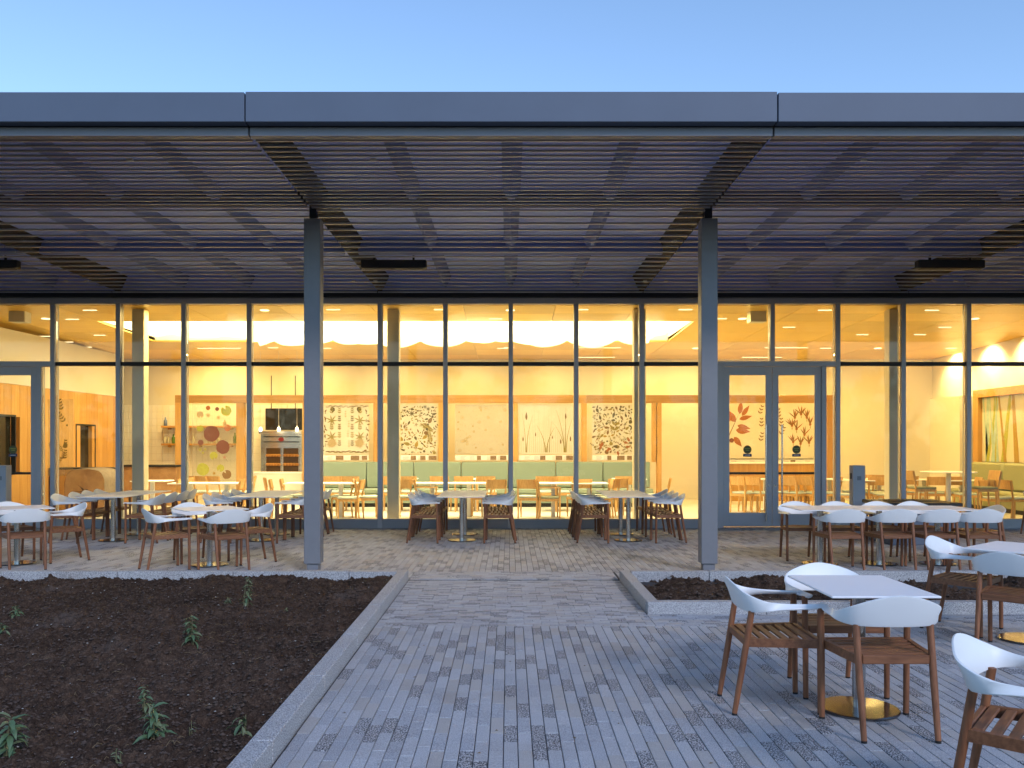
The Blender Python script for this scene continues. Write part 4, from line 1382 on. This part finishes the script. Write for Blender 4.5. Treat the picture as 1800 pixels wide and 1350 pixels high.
def art_dense(L, hw, hh, y, seed=7, n=230, smin=.06, smax=.26, hollow=True, grid=False):
    r = random.Random(seed)
    pts = []
    tries = 0
    while len(pts) < n and tries < 9000:
        tries += 1
        x, z = r.uniform(-hw*.93, hw*.93), r.uniform(.03, hh-.05)
        e = max(abs(x)/hw, abs(z/hh-.5)*2 if z > hh*.5 else 1-z/hh*1.1)
        if hollow and r.random() > e**2.2: continue
        s = smin + (smax-smin)*r.random()**1.7*(1.15 if z < hh*.35 else .8)
        if any((x-a)**2+(z-b)**2 < ((s+c)*.34)**2 for a,b,c in pts): continue
        pts.append((x,z,s))
        m = r.choice(('p_olive','p_olive','p_dark','p_brown','p_gold')) if z < hh*.5 else r.choice(('p_dark','p_olive','p_dark','p_brown'))
        q = r.random()
        a = r.uniform(0, 6.28)
        if q < .5: leaf_shape(L(m), x-math.cos(a)*s/2, z-math.sin(a)*s/2, s, s*r.uniform(.35,.6), a, y)
        elif q < .72: sprig(L(m), x, z-s*.5, s, y, 3, a)
        elif q < .88: star(L(m), x, z, s*.55, y, r.choice((5,6,8)), r)
        else: disc(L(m), x, z, s*.32, y, 12, .12, r)
    if hollow:
        for (cx, cz, l, a) in ((-hw*.8, hh*.15, .55, 1.3), (hw*.75, hh*.2, .5, 1.75), (hw*.35, hh*.62, .34, -.6)):
            leaf_shape(L('p_tan'), cx, cz, l, .012, a, y)
            for i in range(14):
                u = (i+1)/15
                for s in (-1,1):
                    leaf_shape(L('p_olive'), cx+math.cos(a)*l*u, cz+math.sin(a)*l*u, .13*(1-.6*u), .022, a+s*.7, y)
def art_circles(L, hw, hh, y):
    r = random.Random(9)
    for i in range(520):
        disc(L('p_tan' if i%3 else 'p_olive'), r.uniform(-hw,hw)*.97, r.uniform(.02,hh-.02), r.uniform(.003,.008), y, 6, .1, r)
    for i in range(26):
        cx, cz, q = r.uniform(-hw,hw)*.9, r.uniform(.06,hh-.06), r.uniform(.014,.045)
        for k in range(14):
            a = 2*math.pi*k/14
            disc(L('p_olive'), cx+q*math.cos(a), cz+q*math.sin(a), .006, y, 6, .1, r)
        disc(L('p_tan'), cx, cz, q*.45, y, 10, .1, r)
def art_grass(L, hw, hh, y):
    r = random.Random(13)
    def blade(x0, h, bend, w, m, y=y):
        y = lift(y)
        P = [(x0+bend*(i/8)**2, .04+h*i/8) for i in range(9)]
        for i in range(8):
            ww = w*(1-i/9)
            a, c = P[i], P[i+1]
            L(m).poly([(a[0]-ww, y, a[1]), (a[0]+ww, y, a[1]), (c[0]+ww*.9, y, c[1]), (c[0]-ww*.9, y, c[1])])
    for i in range(26): blade(-hw*.9+i*hw*.072, r.uniform(.4,.95)*hh, r.uniform(-.05,.05), .003, r.choice(('p_tan','p_olive','p_tan')))
    for (x, h, b, w) in ((-.75,.8,-.1,.009),(-.72,.75,.16,.011),(-.05,.55,-.22,.014),(0,.5,.2,.015),(.1,.62,.05,.009),(.62,.85,-.2,.011),(.66,.9,.02,.012),(.7,.7,.16,.01),(.64,.6,-.3,.01)):
        blade(x*hw, h*hh, b, w, 'p_olive')
    for (x, z, l) in ((-.73,.68,.22),(.68,.7,.17),(.2,.3,.1),(-.4,.35,.12),(.85,.25,.15),(.5,.2,.14),(-.85,.25,.14)):
        leaf_shape(L('p_brown'), x*hw, z*hh, l, l*.28, math.pi/2, y)
def art_small(L, hw, hh, y):
    art_dense(L, hw, hh, y, 17, 190, .07, .19, False)
    sprig(L('p_olive'), .02, hh*.42, .30, y, 2, 1.4, .7)
    for i in range(10): leaf_shape(L('p_rust'), random.Random(i).uniform(-.9,.9)*hw, hh*random.Random(i+50).uniform(.04,.25), .13, .07, i, y)
panel(568, 648, 'cream print panel of symmetrical pressed plants beside the oven-side column', art_rows)
panel(686, 768, 'cream print panel of dense dark and golden foliage round an open middle', art_dense)
panel(800, 893, 'frosted panel printed with tiny dots and circles', art_circles, mat='frost')
panel(912, 1010, 'cream print panel of slender grasses and reeds', art_grass)
panel(1041, 1113, 'cream print panel crowded with small separate leaves and rust leaves', art_small)
def art_lily(L, hw, hh, y):
    W = 79.0; H = 142.0
    r = random.Random(2)
    spec = [(352,729,6,'p_tan'),(366,717,4,'p_rust'),(382,719,3.5,'p_plum'),(398,722,9,'p_lime'),(352,753,6,'p_lime'),(372,762,14,'p_plum'),(400,752,6,'p_rust'),(353,778,5,'p_plum'),(392,786,12,'p_plum'),
            (376,801,7,'p_lime'),(357,825,11,'p_lime'),(388,823,6.5,'p_lime'),(399,834,8,'p_brown'),(361,790,2,'p_lime'),(352,791,2,'p_lime'),(357,796,2,'p_lime')]
    for (px, py, q, m) in spec:
        disc(L(m), PX(px, DP-.05)-PX(377.5, DP-.05), PZ(py, DP-.05)-PZ(846, DP-.05), q*DP/FPX, y, 22, .05, r, notch=r.uniform(1,5) if 5 < q < 10 else 0)
    for (px, py, q, m) in ((366,730,5.5,'p_tan'),(384,734,5,'p_tan'),(395,804,4,'p_pink'),(377,832,4,'p_gold')):
        star(L(m), PX(px, DP-.05)-PX(377.5, DP-.05), PZ(py, DP-.05)-PZ(846, DP-.05), q*DP/FPX, y, 11, r)
    leaf_shape(L('p_plum'), PX(396, DP)-PX(377.5, DP), PZ(805,DP)-PZ(846,DP), .14, .008, -1.0, y)
panel(338, 417, 'clear panel printed with big round lily leaves in rust, plum and lime', art_lily, mat='acrylic', pz0=846, pz1=706, d=DP-.05, strip=False)
def art_sprays(L, hw, hh, y):
    r = random.Random(4)
    for i in range(9):
        cx, cz = r.uniform(-.6,.6)*hw, r.uniform(.05,.85)*hh
        sprig(L(r.choice(('p_brown','p_olive','p_tan'))), cx, cz, r.uniform(.15,.3), y, 4, r.uniform(.9,2.2))
        disc(L('p_olive'), r.uniform(-.7,.7)*hw, r.uniform(.05,.9)*hh, r.uniform(.02,.05), y, 12, .15, r)
panel(84, 129, 'clear hanging panel with faint pressed sprays in front of the oak wall', art_sprays, mat='acrylic', pz0=836, pz1=702, d=19.3, strip=False)
panel(22, 62, 'clear hanging panel with pressed sprays behind the log-side entrance door', art_sprays, mat='acrylic', pz0=838, pz1=690, d=19.6, strip=False)
# big mural behind the doors
def art_mural(L, hw, hh, y):
    d = 24.9
    def P(px, py): return PX(px, d)-PX(1363, d), PZ(py, d)-PZ(806, d)
    k = d/FPX
    for (px, py, l, w, a) in ((1297,742,27,13,2.2),(1304,728,24,10,1.45),(1308,731,23,9,.95),(1303,737,24,9,.25),(1300,748,24,10,-.25),(1297,756,26,12,-.12),(1294,768,22,11,-.9),(1288,740,26,14,2.6)):
        x, z = P(px, py); leaf_shape(L('p_rust'), x, z, l*k, w*k, a, y)
    x, z = P(1279, 780); leaf_shape(L('p_brown'), x, z, 60*k, 1.6*k, 1.15, y)
    x, z = P(1290, 774); disc(L('p_plum'), x, z, 4*k, y)
    r = random.Random(3)
    for (px, py) in ((1338,722),(1342,745),(1340,770),(1373,728),(1378,745),(1374,758)):
        x, z = P(px, py)
        sprig(L('p_brown'), x, z-8*k, 20*k, y, 3, 1.5+r.uniform(-.5,.5))
    for (px, py) in ((1401,728),(1412,722),(1422,728),(1396,742),(1404,748),(1428,740),(1418,758),(1398,771),(1411,774),(1426,772)):
        x, z = P(px, py)
        for q in range(6): leaf_shape(L('p_brown' if q%2 else 'p_rust'), x, z-6*k, 17*k*r.uniform(.7,1), 2.2*k, math.pi/2+(q-2.5)*.26+r.uniform(-.3,.3), y)
        leaf_shape(L('p_rust'), x, z-9*k, 8*k, 5*k, math.pi/2, y)
        leaf_shape(L('p_olive'), x, z-14*k, 7*k, 1.5*k, math.pi/2, y)
panel(1266, 1452, 'large cream wall print of rust leaves and fan flowers behind the double doors', art_mural, pz0=806, pz1=706, d=24.9)
t = thing('ledge_counter', 'white-topped oak ledge counter under the wall print behind the double doors', 'counter', (PX(1360,24.3), 24.4, ZF))
hw = PX(1448,24.3)-PX(1360,24.3)
MB().box(-hw, hw, -.25, .3, 0.0, 1.02).build('front', M['oakwall'], t)
MB().box(-hw-.01, hw+.01, -.28, .3, 1.0205, 1.06, .003).build('counter_top', M['white_card'], t)
# end-wall mural
t = thing('grass_mural', 'long end-wall mural of blurred green and yellow grass blades in an oak frame', 'mural', (11.93, 20.0, 1.13))
MB().box(-.02, .02, -2.4, 2.2, 0, 1.60).build('sheet', M['p_mural'], t)
r = random.Random(21)
B = {}
for i in range(34):
    m = r.choice(('p_grass','p_teal','p_grass','p_gold','p_lime'))
    y0 = r.uniform(-2.3, 2.0); dy = r.uniform(-.5, .5); w = r.uniform(.02, .11)
    y1 = max(-2.35, min(2.15, y0+dy))
    b = B.setdefault(m, MB())
    b.add([(-.0212-.0004*(i%9), y0-w, .0), (-.0212-.0004*(i%9), y0+w, .0), (-.0212-.0004*(i%9), y1+w*.5, 1.6), (-.0212-.0004*(i%9), y1-w*.5, 1.6)], [(0,3,2,1)])
for m, b in B.items(): b.build('grass_print', M[m], t)
MB().box(-.13, .02, -2.55, 2.45, 1.605, 1.80, .003).build('frame_beam', M['oakbeam'], t)
MB().box(-.13, .02, 2.21, 2.44, -.3, 1.604, .003).build('frame_post', M['oakwall'], t)

# oak-clad wall by the log with its niche
wt = thing('clad_wall', 'low oak-clad wall of upright boards running back past the sawn log', 'wall', (-10.6, 0, ZF))
yy = 16.7
while yy < 24.2:
    e = min(yy+.30, 24.2)
    if 21.75 < (yy+e)/2 < 22.55:
        MB().box(-.10, 0, yy+.003, e-.003, 0, .95).build('board', M['oakwall'], wt)
        MB().box(-.10, 0, yy+.003, e-.003, 2.02, 2.84).build('board', M['oakwall'], wt)
    elif yy > 18.0 and yy < 18.85:
        MB().box(-.10, 0, yy+.003, e-.003, 0, .95).build('board', M['oakwall'], wt)
        MB().box(-.10, 0, yy+.003, e-.003, 2.15, 2.84).build('board', M['oakwall'], wt)
    else:
        MB().box(-.10, 0, yy+.003, e-.003, 0, 2.84).build('board', M['oakwall'], wt)
    yy = e
MB().box(-.30, -.105, 16.7, 24.2, 0, 2.84).build('wall_core', M['oakwall'], wt)
for (a, b_, z0, z1) in ((21.6, 22.55, .95, 2.02), (17.9, 18.9, .95, 2.15)):
    MB().box(-.104, -.09, a, b_, z0, z1).build('dark_pane', M['screen'], wt)
    f = MB(); f.box(-.08,.012,a-.04,a,z0-.03,z1+.04); f.box(-.08,.012,b_,b_+.04,z0-.03,z1+.04); f.box(-.08,.012,a,b_,z1,z1+.04); f.box(-.08,.012,a,b_,z0-.04,z0)
    f.build('niche_frame', M['dark'], wt)
MB().box(-.14, .0, 16.7, 24.2, 2.845, 4.0).build('upper_wall', M['cream'], wt)
# wood-clad volume behind the log-side entrance
cb = thing('service_counter', 'long oak-fronted counter with dark worktop behind the log-side entrance', 'counter', (-9.9, 20.6, ZF))
for k in range(4):
    MB().box(-.68, .68-.0, 0, .0, 0, 0)
    MB().box(-.66+k*.33+.004, -.66+(k+1)*.33-.004, -.32, -.30, .05, .98).build('front_panel', M['oakwall'], cb)
MB().box(-.66, .66, -.299, .30, 0, .98).build('carcass', M['oakwall'], cb)
MB().box(-.68, .68, -.34, .31, .9805, 1.02, .004).build('worktop', M['dark'], cb)

# sawn log
lg = thing('sawn_log', 'huge sawn log end with cracks standing by the glass', 'log', (PX(161,19.2), 19.2, ZF), R(8))
r = random.Random(8)
n = 40
ring = []
for k in range(n):
    a = 2*math.pi*k/n
    # a big squarish section with flattened sides
    c_, s_ = math.cos(a), math.sin(a)
    q = 1/((abs(c_)**3.6+abs(s_)**3.6)**(1/3.6))
    ring.append((.41*q*c_*(1+r.uniform(-.02,.02)), .52+.515*q*s_*(1+r.uniform(-.015,.015))))
b = MB()
vs = []
for j, yy in enumerate((-.45, -.44, .1, .7)):
    for (x, z) in ring:
        f = .985 if j == 0 else 1
        vs.append((x*f*(1+.02*(j>1)*r.uniform(-1,1)), yy, max(0, .52+(z-.52)*f)))
fs = []
for j in range(3):
    for k in range(n):
        a = j*n+k; c = j*n+(k+1)%n
        fs.append((a,c,c+n,a+n))
fs.append(tuple(range(3*n,4*n)))
b.add(vs, fs); b.build('bark', M['bark'], lg, True)
b = MB(); b.poly([(x*.985, -.4505, max(.003, .52+(z-.52)*.985)) for (x,z) in ring]); b.build('sawn_face', M['log'], lg)
b = MB()
for i in range(16):
    a = r.uniform(0, 6.28); l = r.uniform(.10,.30)
    x, z = r.uniform(-.06,.06), .55+r.uniform(-.05,.05)
    for q in range(4):
        x2, z2 = x+math.cos(a)*l/4, z+math.sin(a)*l/4
        w = .012*(1-q/4)
        nx, nz = -math.sin(a)*w, math.cos(a)*w
        b.poly([(x+nx,-.4515,z+nz),(x2+nx*.7,-.4515,z2+nz*.7),(x2-nx*.7,-.4515,z2-nz*.7),(x-nx,-.4515,z-nz)])
        x, z = x2, z2; a += r.uniform(-.35,.35)
b.build('crack', M['crack'], lg)

# servery along the rear wall: tiles, shelves, slab counter, oven
tw = thing('tiled_wall', 'white tiled servery wall behind the shelves', 'wall', (0, 24.93, ZF))
tx0, tx1 = PX(205, 24.9), PX(545, 24.9)
MB().box(tx0, tx1, .02, .06, 0, PZ(712, 24.9)).build('tile_backing', M['tile_back'], tw)
nt_ = 34; wz = (PZ(712, 24.9)-.9)/9
tile_me = MB().box(-.5*(tx1-tx0)/nt_+.004, .5*(tx1-tx0)/nt_-.004, 0, .018, .003, wz-.003, .002).mesh('tile', M['tile'])
for i in range(nt_):
    for j in range(9):
        if nt_*9 > 300 and (i*9+j) >= 300: break
        link('tile', tile_me, tw, (tx0+(i+.5)*(tx1-tx0)/nt_, 0.0, .9+j*wz))
MB().box(tx0, tx1, 0.0, .019, 0, .899).build('tile_skirt', M['tile'], tw)
for k, (py, lab) in enumerate(((752, 'upper oak shelf on the tiled servery wall'), (783, 'lower oak shelf on the tiled servery wall'))):
    s = thing('wall_shelf', lab, 'shelf', (0, 24.75, PZ(py, 24.7)), 0, 'oak shelves on the tiled wall')
    MB().box(PX(285, 24.7), PX(416, 24.7), -.14, .165, 0, .055, .003).build('board', M['oakbeam'], s)
    for px in (295, 350, 405):
        MB().box(PX(px,24.7)-.02, PX(px,24.7)+.02, .0, .165, -.05, -.001).build('bracket', M['oakbeam'], s)
def bottle(px, py, h, rad, mat, label, d=24.72):
    b = MB().lathe([(rad*.9,0),(rad,.01),(rad,h*.6),(rad*.4,h*.78),(rad*.38,h)], 14)
    o = b.build('bottle', M[mat], None, True, (PX(px, d), d, PZ(py, 24.7)+.056)); tag(o, label, 'bottle', 'bottles on the servery shelves')
for (px, py, h, rad, mat, lab) in ((305,783,.26,.05,'bottle','green glass bottle on the lower shelf beside the oak post'), (290,783,.22,.05,'bottle2','pale jar on the lower shelf nearest the log'), (296,783,.20,.04,'bottle2','small pale jar on the lower shelf beside the green bottle'),
        (291,752,.24,.05,'p_canister','blue and white canister on the upper shelf'), (368,783,.22,.05,'bottle2','pale jar behind the lily panel, first on the lower shelf'), (376,783,.24,.045,'bottle2','pale jar behind the lily panel, second on the lower shelf'),
        (385,783,.19,.05,'bottle2','squat pale jar behind the lily panel on the lower shelf'), (340,783,.26,.04,'bottle2','tall pale jar at the edge of the lily panel'), (413,783,.3,.05,'bottle','green glass bottle at the far end of the lower shelf'), (395,752,.16,.05,'p_tan','tan tin on the upper shelf behind the lily panel')):
    bottle(px, py, h, rad, mat, lab)
sc = thing('slab_counter', 'servery counter with thick natural-edge slab front and dark worktop', 'counter', (0, 22.6, ZF))
MB().box(PX(206,22.3), PX(309,22.3), -.25, .35, 0, .985, .01).build('slab_front', M['log'], sc)
MB().box(PX(206,22.3)-.02, PX(309,22.3)+.01, -.29, .37, .9855, 1.03, .003).build('worktop', M['dark'], sc)
wc = thing('servery_counter', 'plain cream servery counter in front of the bread oven', 'counter', (0, 23.0, ZF))
MB().box(PX(432,23), PX(532,23), -.1, .4, 0, .80, .004).build('front', M['cream'], wc)
MB().box(PX(432,23)-.01, PX(532,23)+.01, -.12, .41, .8005, .83, .003).build('worktop', M['white_card'], wc)
ov = thing('bread_oven', 'stainless steel deck oven with two glass doors and bread racks', 'oven', (PX(493,24.3), 24.4, ZF))
k = 24.3/FPX
w2 = 36*k
MB().box(-w2, w2, -.02, .42, 0, PZ(763,24.3)).build('body', M['chrome'], ov)
MB().box(-w2-.02, w2+.02, -.16, .42, PZ(763,24.3)+.001, PZ(758,24.3), .004).build('hood', M['chrome'], ov)
for py in (768, 777):
    b = MB(); b.tube([(-w2*.85,-.07,PZ(py,24.3)),(w2*.9,-.07,PZ(py,24.3))], .012, 8); b.build('rail', M['dark'], ov)
for (a, b_) in ((-.72,-.02),(.12,.86)):
    dd = MB().box(a*w2, b_*w2, -.035, -.0205, PZ(832,24.3), PZ(788,24.3)).build('oven_door', M['oven_glass'], ov)
    f = MB()
    for (x0,x1,z0,z1) in ((a*w2-.02,a*w2,PZ(833,24.3),PZ(787,24.3)),(b_*w2,b_*w2+.02,PZ(833,24.3),PZ(787,24.3)),(a*w2,b_*w2,PZ(788,24.3),PZ(787,24.3)+.01)):
        f.box(x0,x1,-.05,-.0204,z0,z1)
    f.build('door_frame', M['chrome'], dd)
    for pz in (802, 818):
        ff = MB()
        for q in range(5):
            xx = a*w2+(q+.5)*(b_-a)*w2/5
            ff.lathe([(.0,0),(.055,.01),(.06,.045),(.03,.08)], 10, xx, -.055)
        o = ff.build('loaf', M['bread'], dd); o.location = (0, 0, PZ(pz,24.3)-.02); o['kind'] = 'stuff'
b = MB(); b.lathe([(.055,-.001),(.055,.006)], 20); o = b.build('badge', M['red'], ov); o.rotation_euler = (R(90),0,0); o.location = (0,-.028,PZ(772.5,24.3)); o.scale = (1.4,1,1)
ms = thing('menu_screen', 'dark menu screen hung over the bread oven', 'screen', (PX(498,24.2), 24.2, PZ(756,24.2)))
MB().box(-31*k, 33*k, -.02, .02, 0, 38*k, .004).build('screen_panel', M['screen'], ms)
for s in (-.7, .7):
    MB().box(s*30*k-.01, s*30*k+.01, -.01, .01, 38*k+.0005, 38*k+.9).build('hanger', M['black'], ms)
for (px, lab) in ((458,'first'),(490,'second'),(522,'third')):
    pl = thing('pendant_lamp', 'bare glowing bulb on a thin cord over the servery, %s from the lily panel' % lab, 'lamp', (PX(px,23.2), 23.2, PZ(757,23.2)), 0, 'pendant bulbs over the servery')
    MB().lathe([(.012,.095),(.03,.07),(.042,.03),(.03,-.01),(.008,-.02)], 16).build('bulb', M['bulb'], pl, True)
    MB().lathe([(.018,.096),(.018,.14)], 12).build('socket', M['speaker'], pl)
    MB().lathe([(.005,.1405),(.005,ceil(23.2)-PZ(757,23.2))], 6).build('cord', M['speaker'], pl)
# boxes hung under the ceiling
for (px, lab) in ((35, 'pale square speaker box hung above the log-side entrance'), (1330, 'pale square speaker box hung above the double doors')):
    d = 17.3
    sp = thing('ceiling_speaker', lab, 'speaker', (PX(px,d), d, PZ(567,d)), 0, 'pale boxes under the timber ceiling')
    MB().box(-.16, .16, -.12, .12, 0, PZ(546,d)-PZ(567,d), .008).build('box', M['speaker'], sp)
    MB().box(-.03, .03, -.03, .03, PZ(546,d)-PZ(567,d)+.0005, ceil(d)-PZ(567,d)).build('bracket', M['speaker'], sp)
# scalloped white fabric hung in the luminous well
for k, yy in enumerate((18.75, 19.35, 19.95, 20.55, 21.1)):
    r = random.Random(40+k)
    cl = MB()
    n = 150
    xs = [SKX0+.1 + (SKX1-SKX0-.2)*i/n for i in range(n+1)]
    ph = [r.uniform(0, 6.28) for _ in range(5)]
    vs = []
    for x in xs:
        sc_ = abs(math.sin(x*(1.75+.23*k)+ph[0]))**.6*.19 + abs(math.sin(x*.8+ph[1]))**.6*.15
        zb = ceil(yy) + .15 - (sc_ if -6.0 < x < 3.3 else sc_*.35)
        yo = .05*math.sin(x*4+ph[2]) + .03*math.sin(x*9+ph[3])
        vs += [(x, yy+yo*1.4, zb), (x, yy+yo, (zb+4.6)/2), (x, yy+.3*yo, 4.62)]
    fs = []
    for i in range(n):
        a = i*3
        fs += [(a,a+3,a+4,a+1),(a+1,a+4,a+5,a+2)]
    cl.add(vs, fs)
    o = cl.build('fabric_drape', M['fabric'], None, True)
    tag(o, 'white scalloped fabric drape in the luminous ceiling well, %s from the glass' % ('first','second','third','fourth','fifth')[k], 'drape', 'fabric drapes in the ceiling well')
